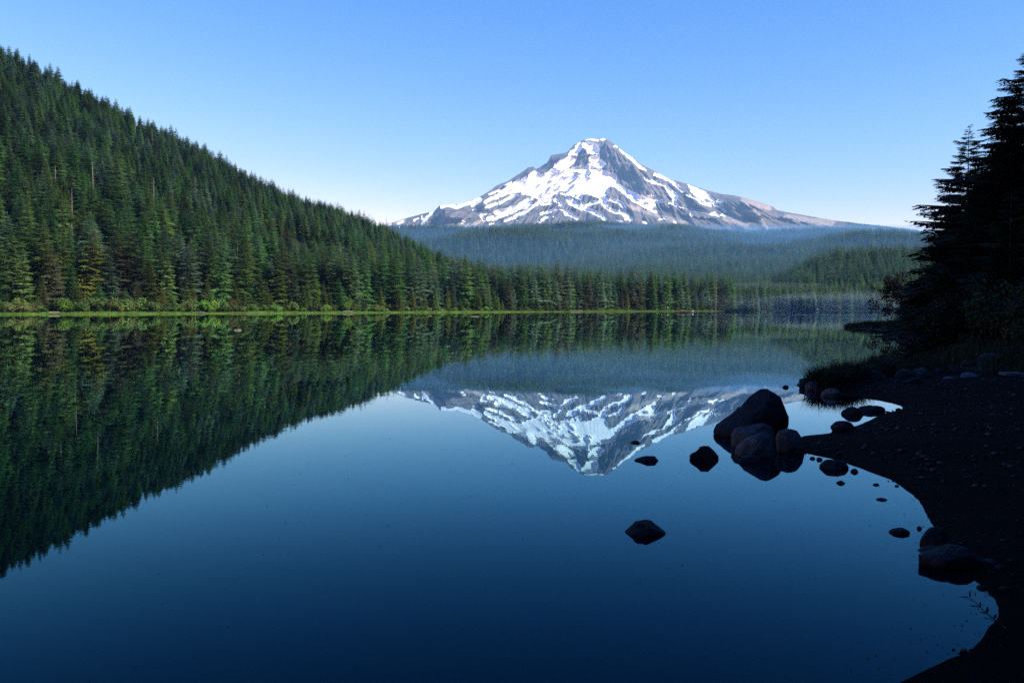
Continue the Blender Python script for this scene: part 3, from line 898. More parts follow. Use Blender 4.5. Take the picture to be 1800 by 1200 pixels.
pick = np.where(g.random(len(X)) < 0.014, 12, pick)
forest('hillside_forest', np.stack([X, Y, Z - 0.3], 1), g.uniform(0, 6.28, len(X)), np.stack([wsc, wsc, hgt], 1), pick, mid_coll,
       'dense dark green conifer forest covering the steep hillside')

# beyond the far shore: plain and knoll
X, Y, u = scatter(15000, 1270, 2350, 380, 1380, 103, 2.0)
k = (Y > 596) | (X > 290)
X, Y, u = X[k], Y[k], u[k]
k = thin(X, Y, 5.0)
X, Y, u = X[k], Y[k], u[k]
k = (shore_sd(X, Y) > 7)
X, Y, u = X[k], Y[k], u[k]
Z = land(X, Y)
g = np.random.default_rng(6)
hgt = 0.68 + 0.42 * g.random(len(X)); wsc = hgt * g.uniform(0.9, 1.3, len(X)) * 1.1
forest('far_shore_forest', np.stack([X, Y, Z - 0.3], 1), g.uniform(0, 6.28, len(X)), np.stack([wsc, wsc, hgt], 1), np.where(Y > 900, g.choice([0, 1, 8, 9], len(X)), g.choice([0, 1, 2, 4, 5, 7, 8, 10], len(X))), mid_coll,
       'misty conifer forest and wooded knoll behind the far shore')

# foothills
X, Y, u = scatter(150000, 560, 1900, 900, 7650, 104, 1.45)
Z = land(X, Y)
g = np.random.default_rng(7)
hgt = (1.0 + 0.5 * g.random(len(X))) * (1 + 0.15 * ss((Y - 2500) / 4000))
clear = fbm(X / 160, Y / 220, 141, 3)
k = clear > -0.55
X, Y, Z, hgt = X[k], Y[k], Z[k], hgt[k]
wsc = hgt * g.uniform(1.0, 1.5, len(X))
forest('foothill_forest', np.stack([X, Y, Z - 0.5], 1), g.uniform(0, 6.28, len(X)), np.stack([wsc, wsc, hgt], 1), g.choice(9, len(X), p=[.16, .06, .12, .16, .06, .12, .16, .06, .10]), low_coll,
       'blue hazy forest rolling over the foothills below the peak')

# timberline trees on the mountain itself
g = np.random.default_rng(8)
ii = np.nonzero((wood.ravel() > 0.55) & (g.random(wood.size) < 0.34) & (V.ravel() < 440) & (U.ravel() > 640))[0]
px_, py_, pz_ = MX.ravel()[ii], MY.ravel()[ii], MZ.ravel()[ii]
hgt = 0.7 + 0.5 * g.random(len(ii)); wsc = hgt * 1.5
forest('timberline_forest', np.stack([px_ + g.normal(0, 6, len(ii)), py_, pz_ - 2], 1), g.uniform(0, 6.28, len(ii)), np.stack([wsc, wsc, hgt], 1), g.choice(9, len(ii)), low_coll,
       'sparse timberline forest along the lower slopes of the peak')

# ------------------------------------------------------------------ individual conifers along the shore
TONE_WORD = {'green': 'deep green', 'blue': 'grey green', 'olive': 'sunlit olive', 'brown': 'brownish'}
def place_tree(k, tone, x, y, z, h, wf, rz, label, group, name='conifer'):
    root = put(name, None, label=label, cat='conifer', group=group, loc=(x, y, z - 0.25), rz=rz, scale=(h / 20 * wf, h / 20 * wf, h / 20))
    put('trunk', trunk_me[k], root)
    put('crown', crown_mesh(k, tone), root)
    return root

ZONES = [(120, 'at the picture edge'), (260, 'below the steepest hillside'), (420, 'below the middle slope'), (560, 'below the lower slope'),
         (700, 'where hillside ends'), (830, 'beside round bush'), (960, 'on the middle shore'), (1100, 'below the peak'), (1290, 'on the wooded point')]
def zone(u):
    return next(w for lim, w in ZONES if u < lim)
SHAPE_WORD = ['full', 'slim', 'broad', 'ragged', 'bushy', 'narrow']

g = np.random.default_rng(17)
cand = []
X, Y, u = scatter(60000, -25, 1287, 255, 640, 117, 1.0)
d = Y - np.interp(u, HPX, HS)
ok = (d > 19) & (d < 52) & (g.random(len(X)) < np.where(d > 25, 1.0, 0.35))
X, Y, u, d = X[ok], Y[ok], u[ok], d[ok]
k = thin(X, Y, np.where(d < 27, 5.2, np.interp(u, [0, 700, 1000], [6.1, 5.6, 4.9])))
X, Y, u, d = X[k], Y[k], u[k], d[k]
sel = np.argsort(Y)
X, Y, u, d = X[sel][:300], Y[sel][:300], u[sel][:300], d[sel][:300]
Z = land(X, Y)
for i in range(len(X)):
    young = d[i] < 27
    if young:
        h = g.uniform(6, 13); tone = g.choice(['olive', 'green', 'olive', 'brown']); kk_ = int(g.choice([2, 4, 4, 0])); wf = g.uniform(1.0, 1.4)
    else:
        h = g.uniform(17, 29) if g.random() > 0.25 else g.uniform(9, 16)
        tone = g.choice(['green', 'green', 'green', 'blue', 'olive', 'olive', 'olive', 'brown'] if u[i] < 600 else ['green', 'green', 'blue', 'blue', 'brown'])
        kk_ = int(g.choice([0, 1, 2, 3, 5])) if u[i] < 1000 else int(g.choice([1, 5, 0, 3]))
        wf = g.uniform(1.2, 1.75) if u[i] < 700 else g.uniform(1.1, 1.5)
    size = 'very tall' if h > 24 else 'tall' if h > 17 else 'middling' if h > 12 else 'short' if h > 9 else 'small'
    row = 'in first row' if d[i] < 30 else 'in second row' if d[i] < 38 else 'in third row'
    lab = '%s %s %s conifer %s %s' % (size, SHAPE_WORD[kk_], TONE_WORD[str(tone)], row, zone(u[i]))
    place_tree(kk_, str(tone), X[i], Y[i], Z[i], h, wf, g.uniform(0, 6.28), lab, 'conifers in the front rows of the lakeside forest')

# rows left over towards the thin end of the shore, as a mass
X2, Y2, u2 = scatter(5000, 700, 1288, 400, 640, 118, 1.0)
d2 = Y2 - np.interp(u2, HPX, HS)
lastY = Y.max()
ok = (d2 > 20) & (d2 < 46) & (Y2 > lastY)
X2, Y2 = X2[ok], Y2[ok]
k = thin(X2, Y2, 4.4); X2, Y2 = X2[k], Y2[k]
g2 = np.random.default_rng(19)
hgt = 0.7 + 0.4 * g2.random(len(X2)); wsc = hgt * g2.uniform(0.95, 1.3, len(X2))
forest('shore_forest', np.stack([X2, Y2, land(X2, Y2) - 0.3], 1), g2.uniform(0, 6.28, len(X2)), np.stack([wsc, wsc, hgt], 1), g2.choice([0, 1, 5, 4, 6, 7, 8], len(X2)), mid_coll,
       'thin belt of conifers at the far end of the wooded shore')

# ------------------------------------------------------------------ haze
def box_mesh(name, lo, hi, mat):
    v = [(x, y, z) for z in (lo[2], hi[2]) for y in (lo[1], hi[1]) for x in (lo[0], hi[0])]
    f = [(0, 2, 3, 1), (4, 5, 7, 6), (0, 1, 5, 4), (2, 6, 7, 3), (0, 4, 6, 2), (1, 3, 7, 5)]
    return mesh_np(name, v, np.array(f), [mat])

def vol_mat(name, color, density, aniso=0.0):
    m = bpy.data.materials.new(name); m.use_nodes = True
    nt = m.node_tree; nt.nodes.clear()
    o = nt.nodes.new('ShaderNodeOutputMaterial'); v = nt.nodes.new('ShaderNodeVolumePrincipled')
    v.inputs['Color'].default_value = (*color, 1)
    v.inputs['Density'].default_value = density
    v.inputs['Anisotropy'].default_value = aniso
    nt.links.new(v.outputs[0], o.inputs['Volume'])
    return m

HAZE = vol_mat('haze', (0.28, 0.60, 1.0), 3.4e-5, 0.1)
put('haze', box_mesh('haze', (-14300, -14300, -4.5), (14300, 14300, 2480), HAZE), kind='stuff', label='thin blue haze over the valley', cat='haze')

VALLEY = vol_mat('valley_mist', (0.20, 0.54, 1.0), 1.1e-4, 0.1)
prof = [(900, 40), (1200, 92), (1600, 128), (2500, 225), (4000, 385), (5500, 525), (7000, 645), (7900, 650), (8600, 450)]
wv = [(x, y, z) for x in (-9000, 9000) for y, z in [(900, -3.5)] + prof + [(8600, -3.5)]]
nw = len(prof) + 2
wf_ = [np.array([[k, (k + 1) % nw, nw + (k + 1) % nw, nw + k] for k in range(nw)])]
wedge = bpy.data.meshes.new('valley_mist')
wedge.from_pydata(wv, [], [tuple(q) for q in wf_[0]] + [tuple(range(nw))[::-1], tuple(range(nw, 2 * nw))])
import bmesh
bmw = bmesh.new(); bmw.from_mesh(wedge)
bmesh.ops.triangulate(bmw, faces=bmw.faces[:])
bmesh.ops.recalc_face_normals(bmw, faces=bmw.faces[:])
bmw.to_mesh(wedge); bmw.free()
wedge.materials.append(VALLEY)
put('valley_mist', wedge, kind='stuff', label='blue morning air filling the forested valley below the peak', cat='mist')

def ellipsoid(name, rx, ry_, rz_, mat, seg=28, rings=14):
    v = []
    for i in range(rings + 1):
        a = math.pi * i / rings
        for j in range(seg):
            b_ = 2 * math.pi * j / seg
            q = 1 + 0.10 * math.sin(3 * b_ + i) * math.sin(a)
            v.append((rx * q * math.sin(a) * math.cos(b_), ry_ * q * math.sin(a) * math.sin(b_), rz_ * math.cos(a)))
    return mesh_np(name, v, grid_wrap(rings + 1, seg), [mat], True)

def grid_wrap(nr, nc):
    i = np.arange(nr * nc).reshape(nr, nc)
    j = np.roll(i, -1, 1)
    return np.stack([i[:-1], i[1:], j[1:], j[:-1]], -1).reshape(-1, 4)

MIST = vol_mat('mist', (0.66, 0.90, 1.0), 0.0006, 0.0)
MIST2 = vol_mat('mist_wisp', (0.66, 0.90, 1.0), 0.0007, 0.0)
for px_c, Yc, zc, rx, ry_, rz_, mt_, lab in [
        (1350, 600, 5, 46, 40, 8, MIST, 'blue mist lying beside the tip of the wooded point'),
        (1400, 590, 3, 62, 36, 6, MIST, 'blue mist around the two slim firs'),
        (1450, 580, 4, 52, 34, 9, MIST, 'thin blue mist on the water right of the two slim firs'),
        (1490, 600, 2, 70, 44, 13, MIST, 'blue mist bank on the water towards the near dark trees'),
        (1540, 580, 7, 40, 34, 7, MIST, 'blue mist beside the leafy dark shrub'),
        (1500, 560, 4, 36, 20, 3, MIST2, 'thin streak of mist low over the water by the dark shrub'),
        (1440, 556, 9, 30, 18, 2.2, MIST2, 'thin streak of mist before the two slim firs'),
        (1345, 770, 21, 60, 40, 4, MIST2, 'pale wisp of mist above the dark far shore trees'),
        (1215, 575, 6, 45, 30, 7, MIST, 'faint mist hanging in the trees of the wooded point')]:
    x_, y_ = azp(px_c, Yc)
    put('mist', ellipsoid('mist', rx, ry_, rz_, mt_), kind='stuff', label=lab, cat='mist', loc=(x_, y_, zc))

# ------------------------------------------------------------------ shrubs and shore grass on the far bank
def leaf_ball(seed, rx, rz_, n, size, clumps=9, flat=0.0):
    """leaf-sized faces gathered in clumps over a rounded bush; returns verts, tris"""
    r = np.random.default_rng(seed)
    cc = r.normal(0, 1, (clumps, 3)); cc /= np.linalg.norm(cc, axis=1)[:, None]
    cc[:, 2] = np.abs(cc[:, 2]) * 0.9
    cc *= r.uniform(0.35, 0.75, (clumps, 1))
    w = r.integers(0, clumps, n)
    d = r.normal(0, 1, (n, 3)); d /= np.linalg.norm(d, axis=1)[:, None]
    p = cc[w] + d * (0.34 * r.random((n, 1)) ** 0.4)
    p[:, 2] += 0.35
    p *= np.array([rx, rx, rz_])
    p[:, 2] = np.maximum(p[:, 2], 0.02)
    t1 = r.normal(0, 1, (n, 3)); t1 /= np.linalg.norm(t1, axis=1)[:, None]
    t2 = np.cross(t1, d); t2 /= np.linalg.norm(t2, axis=1)[:, None] + 1e-6
    s = size * r.uniform(0.6, 1.4, (n, 1))
    V_ = np.stack([p - t1 * s, p + t2 * s * 0.55, p + t1 * s, p - t2 * s * 0.55], 1).reshape(-1, 3)
    F_ = np.arange(4 * n).reshape(n, 4)
    return V_, F_

shrub_geo = [leaf_ball(200 + i, 1.6, 1.7, 900, 0.16) for i in range(4)]
shrub_tones = ['leaf', 'leaf', 'leaf_dry', 'leaf', 'green', 'leaf_bright']
shrub_me = {(i, t): mesh_np('foliage', shrub_geo[i][0], shrub_geo[i][1], [M[t]]) for i in range(4) for t in set(shrub_tones)}
stem_v, stem_f = tube([(0, 0, -0.2), (0.05, 0, 0.5), (0.12, 0.06, 1.2)], [0.07, 0.05, 0.02], 5)
stem_me = mesh_np('stem', stem_v, stem_f, [M['bark']], True)
SH_WORD = {'leaf': 'olive green', 'leaf_dry': 'dry straw coloured', 'green': 'dark green', 'leaf_bright': 'bright green'}
g = np.random.default_rng(23)
pxs = np.concatenate([np.linspace(-10, 420, 78), np.linspace(424, 760, 48), np.linspace(770, 1240, 34)])
for p in pxs:
    p = p + g.normal(0, 3)
    S = float(np.interp(p, HPX, HS))
    d_ = g.uniform(13, 25)
    x_, y_ = azp(p, S + d_)
    t_ = str(g.choice(shrub_tones)); i_ = int(g.integers(0, 4))
    sc_ = (g.uniform(0.9, 2.6) if p < 420 else g.uniform(0.8, 2.0)) if p < 700 else g.uniform(0.6, 1.4)
    zn = zone(max(p, 0)); wide = sc_ * g.uniform(1, 1.4)
    o = put('shrub', None, label='%s %s shrub at the meadow edge %s' % ('tallest' if sc_ > 2.1 else 'large' if sc_ > 1.5 else 'middling' if sc_ > 1.1 else 'low' if sc_ > 0.8 else 'tiny', SH_WORD[t_], zn), cat='shrub', group='shrubs along the meadow edge',
            loc=(x_, y_, float(land(np.array([x_]), np.array([y_]))[0]) - 0.15), rz=g.uniform(0, 6.28), scale=(sc_ * g.uniform(1, 1.4), sc_, sc_ * g.uniform(0.8, 1.15)))
    put('foliage', shrub_me[(i_, t_)], o)
    put('stem', stem_me, o)

# the round lime green bush
v_, f_ = leaf_ball(240, 4.3, 4.6, 3600, 0.24, 22)
x_, y_ = azp(838, 436)
o = put('round_bush', None, label='round bright green broadleaf bush taller than the shrubs beside it', cat='bush', loc=(x_, y_, 1.6), scale=(0.9, 0.9, 1.25))
put('foliage', mesh_np('foliage', v_, f_, [M['leaf_bright']]), o)
tv, tf = tube([(0, 0, -0.3), (0.1, 0, 1.5), (0.2, 0.1, 3.2)], [0.16, 0.12, 0.05], 6)
put('stem', mesh_np('stem', tv, tf, [M['bark']], True), o)

# bare grey snag on the wooded point and the lit pair of firs beyond the mist
sg = snag(3, 20.5)
x_, y_ = azp(1258, 572)
o = put('dead_tree', None, label='bare pale dead tree trunk standing at the wooded point', cat='dead tree', loc=(x_, y_, 0.8))
put('trunk', mesh_np('trunk', sg[0][0], sg[0][1], [M['snag']], True), o)
put('branches', mesh_np('branches', sg[1][0], sg[1][1], [M['snag']], True), o)
for p, Y_, h_, kk_, lab in [(1407, 596, 15, 1, 'taller of two slim sunlit firs standing in the mist'), (1420, 600, 14, 5, 'shorter slim sunlit fir beside the taller one in the mist'),
                            (1430, 606, 11, 1, 'small pale fir right behind the two slim sunlit firs')]:
    x_, y_ = azp(p, Y_)
    place_tree(kk_, 'olive', x_, y_, float(land(np.array([x_]), np.array([y_]))[0]), h_, 1.3, 1.0, lab, 'sunlit firs in the mist')

# grass tufts on the meadow strip and the low far islets
def tuft(seed, n, h, spread, w):
    r = np.random.default_rng(seed)
    V_, F_ = [], []
    for i in range(n):
        a = r.uniform(0, 6.28); q = spread * r.random() ** 0.5
        b0 = np.array([q * math.cos(a), q * math.sin(a), -0.03])
        a2 = a + r.normal(0, 0.9); L = h * r.uniform(0.5, 1.15); bend = r.uniform(0.1, 0.65) * L
        s = np.array([-math.sin(a2), math.cos(a2), 0]) * w
        mid = b0 + np.array([math.cos(a2) * bend * 0.3, math.sin(a2) * bend * 0.3, L * 0.6])
        tip = b0 + np.array([math.cos(a2) * bend, math.sin(a2) * bend, L])
        k0 = len(V_)
        V_ += [b0 - s, b0 + s, mid + s * 0.7, mid - s * 0.7, tip]
        F_ += [(k0, k0 + 1, k0 + 2), (k0, k0 + 2, k0 + 3), (k0 + 3, k0 + 2, k0 + 4)]
    return np.array(V_), np.array(F_)
gt = [tuft(300 + i, 26, 0.42, 0.7, 0.03) for i in range(3)]
gr_coll = proto_collection('meadow_tuft', [mesh_np('meadow_tuft', v_, f_, [M[t]]) for v_, f_ in gt for t in ('grass', 'leaf')])
X, Y, u = scatter(26000, -30, 1430, 255, 640, 301, 1.0)
sd_ = shore_sd(X, Y)
k = (sd_ > 0.2) & (sd_ < np.where(u < 1287, 24, 9)) & (np.random.default_rng(3).random(len(u)) < np.interp(u, [800, 1100], [1, 0.25]))
X, Y, sd_ = X[k], Y[k], sd_[k]
g = np.random.default_rng(31)
sc_ = g.uniform(0.7, 1.5, len(X)) * np.where(sd_ < 3, 0.7, 1)
forest('meadow_grass', np.stack([X, Y, land(X, Y, sd_)], 1), g.uniform(0, 6.28, len(X)), np.stack([sc_ * 1.3, sc_ * 1.3, sc_], 1), g.choice(6, len(X), p=[.25, .08, .25, .08, .25, .09]), gr_coll,
       'bright green meadow grass along the far bank', 'grass')

# pale driftwood log at the water's edge and a small floating one
def log_obj(name, px_c, py_c, L, r_, rz, label, mat='snag'):
    x_, y_ = wat(px_c, py_c)
    v1, f1 = tube([(-L / 2, 0, r_ * 0.5), (-L / 4, 0.04, r_ * 0.7), (0, 0, r_ * 0.8), (L / 3, -0.06, r_ * 0.6), (L / 2, 0, r_ * 0.9)], [r_ * 0.6, r_, r_ * 0.95, r_ * 0.8, r_ * 0.25], 8)
    v2, f2 = tube([(L / 6, 0, r_ * 0.8), (L / 5, 0.2, r_ * 2.4)], [r_ * 0.35, r_ * 0.12], 5)
    o = put(name, mesh_np(name, np.vstack([v1, v2]), np.vstack([f1, f2 + len(v1)]), [M[mat]], True), label=label, cat='log', loc=(x_, y_, 0.0), rz=rz)
    return o
log_obj('driftwood_log', 845, 547.3, 3.6, 0.38, 0.2, 'pale driftwood log at the edge of the green meadow below the round bush')
log_obj('floating_log', 835, 556.5, 2.0, 0.08, 0.05, 'thin pale stick floating on the water below the driftwood log')
log_obj('floating_log', 418, 580.5, 0.65, 0.06, 0.1, 'short pale stick floating on the dark reflection of the hillside')
log_obj('shore_log', 1343, 548.0, 3.4, 0.30, 0.15, 'dark log on the low grassy spit beyond the wooded point', 'bark')

for px_c, dist_, L_, r_, rz_, lab in [(96, 6, 5.0, 0.22, 0.5, 'grey fallen log on the meadow below the steepest hillside'), (352, 3, 4.2, 0.20, -0.3, 'grey fallen log on the meadow below the middle slope'),
                                      (612, 4, 4.6, 0.24, 0.25, 'grey fallen log on the meadow where hillside ends'), (1012, 2, 5.2, 0.24, -0.2, 'grey fallen log on the shore below the peak')]:
    x_, y_ = azp(px_c, float(np.interp(px_c, HPX, HS)) + dist_ + 8)
    o = log_obj('fallen_log', 900, 900, L_, r_, rz_, lab)
    o.location = (x_, y_, float(land(np.array([x_]), np.array([y_]))[0]) + 0.05)

# rowing boat
def rowing_boat():
    x_, y_ = wat(1207, 549.6)
    o = put('rowing_boat', None, label='small dark rowing boat with a reddish end on the far water', cat='boat', loc=(x_, y_, 0.0), rz=0.12)
    L, W, H = 6.4, 1.5, 0.55
    n, kx = 15, 9
    v, v2 = [], []
    for i in range(n):
        t = -1 + 2 * i / (n - 1)
        w = W / 2 * max(0.04, (1 - abs(t) ** 2.4)); sheer = H * (1 + 0.35 * t * t)
        for j in range(kx):
            a = math.pi * j / (kx - 1)
            v.append((t * L / 2, -w * math.cos(a), -0.12 + (sheer + 0.12) * (1 - math.sin(a) ** 0.7)))
            v2.append((t * L / 2 * 0.985, -w * 0.92 * math.cos(a), -0.04 + (sheer + 0.03) * (1 - math.sin(a) ** 0.7)))
    put('hull', mesh_np('hull', v, grid_faces(n, kx), [M['hull_dark']], True), o)
    put('inner_hull', mesh_np('inner_hull', v2, grid_faces(n, kx)[:, ::-1], [M['hull_dark']], True), o)
    def bx(name, lo, hi, mat): put(name, box_mesh(name, lo, hi, M[mat]), o)
    bx('bench', (-0.2, -0.62, 0.30), (0.15, 0.62, 0.36), 'hull_dark')
    bx('bench', (1.2, -0.52, 0.30), (1.5, 0.52, 0.36), 'hull_dark')
    vb = [(-3.15, 0, 0.86), (-2.2, -0.5, 0.70), (-1.5, -0.66, 0.72), (-1.5, 0.66, 0.72), (-2.2, 0.5, 0.70), (-2.2, 0, 1.0), (-1.5, 0, 1.05)]
    put('bow_cover', mesh_np('bow_cover', vb, np.array([(0, 1, 5), (0, 5, 4), (1, 2, 6), (1, 6, 5), (4, 5, 6), (4, 6, 3), (2, 3, 6)]), [M['hull_red']]), o)
    bx('stern_seat', (2.5, -0.28, 0.60), (2.95, 0.28, 0.95), 'boat_white')
rowing_boat()

# ------------------------------------------------------------------ near right bank: trees
NEAR = [conifer(seed=401, H=16, width=4.0, levels=44, per=12, base=0.02, power=0.9, droop=0.28, ragged=0.30, sprays=11, upturn=0.35, blades=7, bw=0.06),
        conifer(seed=402, H=18, width=4.2, levels=60, per=12, base=0.02, power=0.8, droop=0.38, ragged=0.25, sprays=11, upturn=0.2, blades=7, bw=0.06),
        conifer(seed=403, H=15, width=3.8, levels=36, per=10, base=0.01, power=0.75, droop=0.35, ragged=0.25, sprays=9, upturn=0.2, blades=6, bw=0.06)]
near_trunk = [mesh_np('trunk', q[0][0], q[0][1], [M['bark']], True) for q in NEAR]
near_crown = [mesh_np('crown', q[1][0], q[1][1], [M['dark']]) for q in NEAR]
NH = [16, 18, 15]
def near_tree(px_c, Y_, top_v, k, wf, rz, label):
    x_, y_ = azp(px_c, Y_)
    z_ = float(land(np.array([x_]), np.array([y_]))[0])
    h = CAMZ + (HOR - top_v) / FPX * Y_ - z_
    s = h / NH[k]
    o = put('fir_tree', None, label=label, cat='fir tree', group='dark firs on the near bank', loc=(x_, y_, z_ - 0.1), rz=rz, scale=(s * wf, s * wf, s))
    put('trunk', near_trunk[k], o); put('crown', near_crown[k], o)
near_tree(1698, 62, 226, 0, 1.3, 0.4, 'black fir with separate upturned branches and a thin leader against the sky')
near_tree(1791, 54, 96, 1, 1.5, 1.3, 'tallest black fir with drooping branches cut by the picture edge')
near_tree(1755, 76, 262, 2, 1.4, 2.0, 'dark fir filling the gap behind the two tall black firs')
near_tree(1670, 78, 400, 2, 1.15, 0.9, 'short bushy dark fir at the outer edge of the black tree mass')
near_tree(1726, 56, 330, 2, 1.4, 3.3, 'dense dark fir standing in front of the fir with upturned branches')
near_tree(1772, 46, 330, 2, 1.30, 4.0, 'dense dark fir in front of the tallest black fir')
near_tree(1694, 88, 335, 2, 1.4, 2.6, 'dark fir behind the lower half of the fir with upturned branches')
near_tree(1744, 68, 300, 1, 1.3, 0.2, 'dark fir between the two tallest black firs')
near_tree(1795, 74, 190, 1, 1.4, 2.2, 'dark fir right behind the tallest black fir')
near_tree(1716, 66, 296, 1, 1.2, 4.4, 'dark fir wedged behind the dense fir at the middle of the black mass')
near_tree(1768, 60, 205, 1, 1.25, 5.2, 'dark fir against the sky beside the tallest black fir')
near_tree(1646, 88, 462, 2, 1.05, 5.1, 'lowest dark fir beside the leafy shrub on the bank')

# the wood goes on beyond the frame and shades the beach
g = np.random.default_rng(47)
pts = []
for i in range(900):
    x_ = g.uniform(4.5, 70); y_ = g.uniform(-30, 130)
    if x_ < max(y_, 0) * 0.62 + 8.0 or (y_ > 60 and px_of(x_, y_) < 1860): continue
    pts.append((x_, y_))
for i in range(120):
    pts.append((g.uniform(-25, 14), g.uniform(-34, -8)))
pts = np.array(pts)
k = thin(pts[:, 0], pts[:, 1], 3.4) & (shore_sd(pts[:, 0], pts[:, 1]) > 2.6)
pts = pts[k]
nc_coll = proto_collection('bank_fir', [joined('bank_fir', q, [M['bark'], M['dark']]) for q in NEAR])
sc_ = g.uniform(0.95, 1.35, len(pts))
forest('bank_forest', np.column_stack([pts, land(pts[:, 0], pts[:, 1]) - 0.1]), g.uniform(0, 6.28, len(pts)), np.stack([sc_ * 1.1, sc_ * 1.1, sc_], 1), g.integers(0, 3, len(pts)), nc_coll,
       'dark fir wood continuing along the shaded near bank')

# leafy shrub tree with gaps, and bushes under the firs
def leafy_tree(seed, H, spread, limbs, leaves, leaf):
    r = np.random.default_rng(seed)
    TV, TF, nv = [], [], 0
    ends = []
    def add(path, rad_):
        nonlocal nv
        v_, f_ = tube(path, rad_, 5); TV.append(v_); TF.append(f_ + nv); nv += len(v_)
    add([(0, 0, -0.2), (0.1, 0, H * 0.3), (-0.05, 0.05, H * 0.62), (0.15, 0, H * 0.93)], [0.12, 0.09, 0.06, 0.02])
    for i in range(limbs):
        z = H * (0.12 + 0.8 * i / limbs); a = r.uniform(0, 6.28)
        L = spread * r.uniform(0.6, 1.15) * (1 - 0.55 * (z / H) ** 2)
        p0 = np.array([0, 0, z]); p1 = p0 + [L * 0.5 * math.cos(a), L * 0.5 * math.sin(a), 0.22 * L]; p2 = p0 + [L * math.cos(a + 0.2), L * math.sin(a + 0.2), 0.30 * L]
        add([p0, p1, p2], [0.05, 0.03, 0.01]); 
        for q in range(4):
            c = r.uniform(0.45, 1.05); b0 = p0 * (1 - c) + p2 * c
            e = b0 + r.normal(0, 0.28, 3) * spread * 0.5
            add([b0, e], [0.016, 0.006]); ends.append(e)
        ends.append(p2)
    ends = np.array(ends)
    n = len(ends) * leaves
    p = np.repeat(ends, leaves, 0) + r.normal(0, 0.15, (n, 3)) * spread * 0.55
    t1 = r.normal(0, 1, (n, 3)); t1 /= np.linalg.norm(t1, axis=1)[:, None]
    t2 = np.cross(t1, r.normal(0, 1, (n, 3))); t2 /= np.linalg.norm(t2, axis=1)[:, None]
    s = leaf * r.uniform(0.6, 1.3, (n, 1))
    LV = np.stack([p - t1 * s, p + t2 * s * 0.5, p + t1 * s, p - t2 * s * 0.5], 1).reshape(-1, 3)
    return (np.vstack(TV), np.vstack(TF)), (LV, np.arange(4 * n).reshape(n, 4))
def leafy(name, px_c, Y_, top_v, seed, spread, label, group=None, limbs=22, leaves=26, leaf=0.09, cat='shrub'):
    x_, y_ = azp(px_c, Y_)
    z_ = float(land(np.array([x_]), np.array([y_]))[0])
    H = CAMZ + (HOR - top_v) / FPX * Y_ - z_
    t_, l_ = leafy_tree(seed, H, spread, limbs, leaves, leaf)
    o = put(name, None, label=label, cat=cat, group=group, loc=(x_, y_, z_))
    put('trunk', mesh_np('trunk', t_[0], t_[1], [M['bark']], True), o)
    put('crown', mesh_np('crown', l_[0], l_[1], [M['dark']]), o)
leafy('leafy_shrub', 1581, 108, 488, 501, 3.0, 'leafy dark shrub with gaps leaning over the water at the bank', limbs=34, leaves=34, leaf=0.14)
for i, (p, Y_, tv_, sp_, lab) in enumerate([(1626, 98, 498, 2.4, 'dark bush right behind the leaning leafy shrub'), (1612, 84, 545, 1.5, 'low dark bush on the bank in front of the leafy shrub'),
                                            (1660, 72, 520, 2.6, 'dark bush below the short bushy fir'), (1712, 52, 530, 2.4, 'dark bush under the fir with upturned branches'),
                                            (1768, 42, 525, 2.4, 'dark bush under the tallest black fir'), (1640, 62, 560, 1.8, 'lowest dark bush on the grassy bank')]):
    leafy('bush', p, Y_, tv_, 510 + i, sp_, lab, 'dark bushes on the near bank', limbs=20, leaves=34, leaf=0.12, cat='bush')

# sedge on the near bank
sg_t = [tuft(600 + i, 34, 0.42, 0.22, 0.006) for i in range(3)]
sg_coll = proto_collection('sedge_tuft', [mesh_np('sedge_tuft', v_, f_, [M['sedge']]) for v_, f_ in sg_t])
g = np.random.default_rng(53)
P = []
for i in range(9000):
    x_ = g.uniform(5, 60); y_ = g.uniform(15, 110)
    P.append((x_, y_))
P = np.array(P)
sdp = shore_sd(P[:, 0], P[:, 1]); up = px_of(P[:, 0], P[:, 1])
k = (sdp > 0.02) & (sdp < 14) & (up < 1840) & ((P[:, 1] > 23.5))
P1 = P[k]
# tussocks of the stony point
Q = []
for i in range(420):
    p = g.uniform(1436, 1560); v_ = np.interp(p, [1436, 1480, 1520, 1560], [678, 676, 664, 652]) + g.uniform(-5, 9)
    Q.append(wat(p, v_))
Q = np.array(Q)
Q = Q[shore_sd(Q[:, 0], Q[:, 1]) > -0.25]
for nm, PP, lo, hi, lab in (('bank_sedge', P1, 0.9, 1.7, 'dark sedge covering the shaded grassy bank'), ('point_sedge', Q, 0.7, 1.5, 'dark grass tussocks growing among the stones of the point')):
    s_2 = g.uniform(lo, hi, len(PP))
    forest(nm, np.column_stack([PP, np.maximum(land(PP[:, 0], PP[:, 1]), 0) - 0.02]), g.uniform(0, 6.28, len(PP)), np.stack([s_2, s_2, s_2], 1), g.integers(0, 3, len(PP)), sg_coll, lab, 'grass')

# ------------------------------------------------------------------ rocks
def ico(sub=4):
    import bmesh
    bm = bmesh.new(); bmesh.ops.create_icosphere(bm, subdivisions=sub, radius=1.0)
    v = np.array([q.co[:] for q in bm.verts]); f = np.array([[q.index for q in fc.verts] for fc in bm.faces])
    bm.free(); return v, f
ICO_V, ICO_F = ico(5)

def noise3(p, seed):
    return (fbm(p[:, 0] + 3.1 * p[:, 2], p[:, 1] - 1.7 * p[:, 2], seed, 4) + fbm(p[:, 0] - 2.3 * p[:, 1], p[:, 2] + 5, seed + 9, 4)) * 0.5

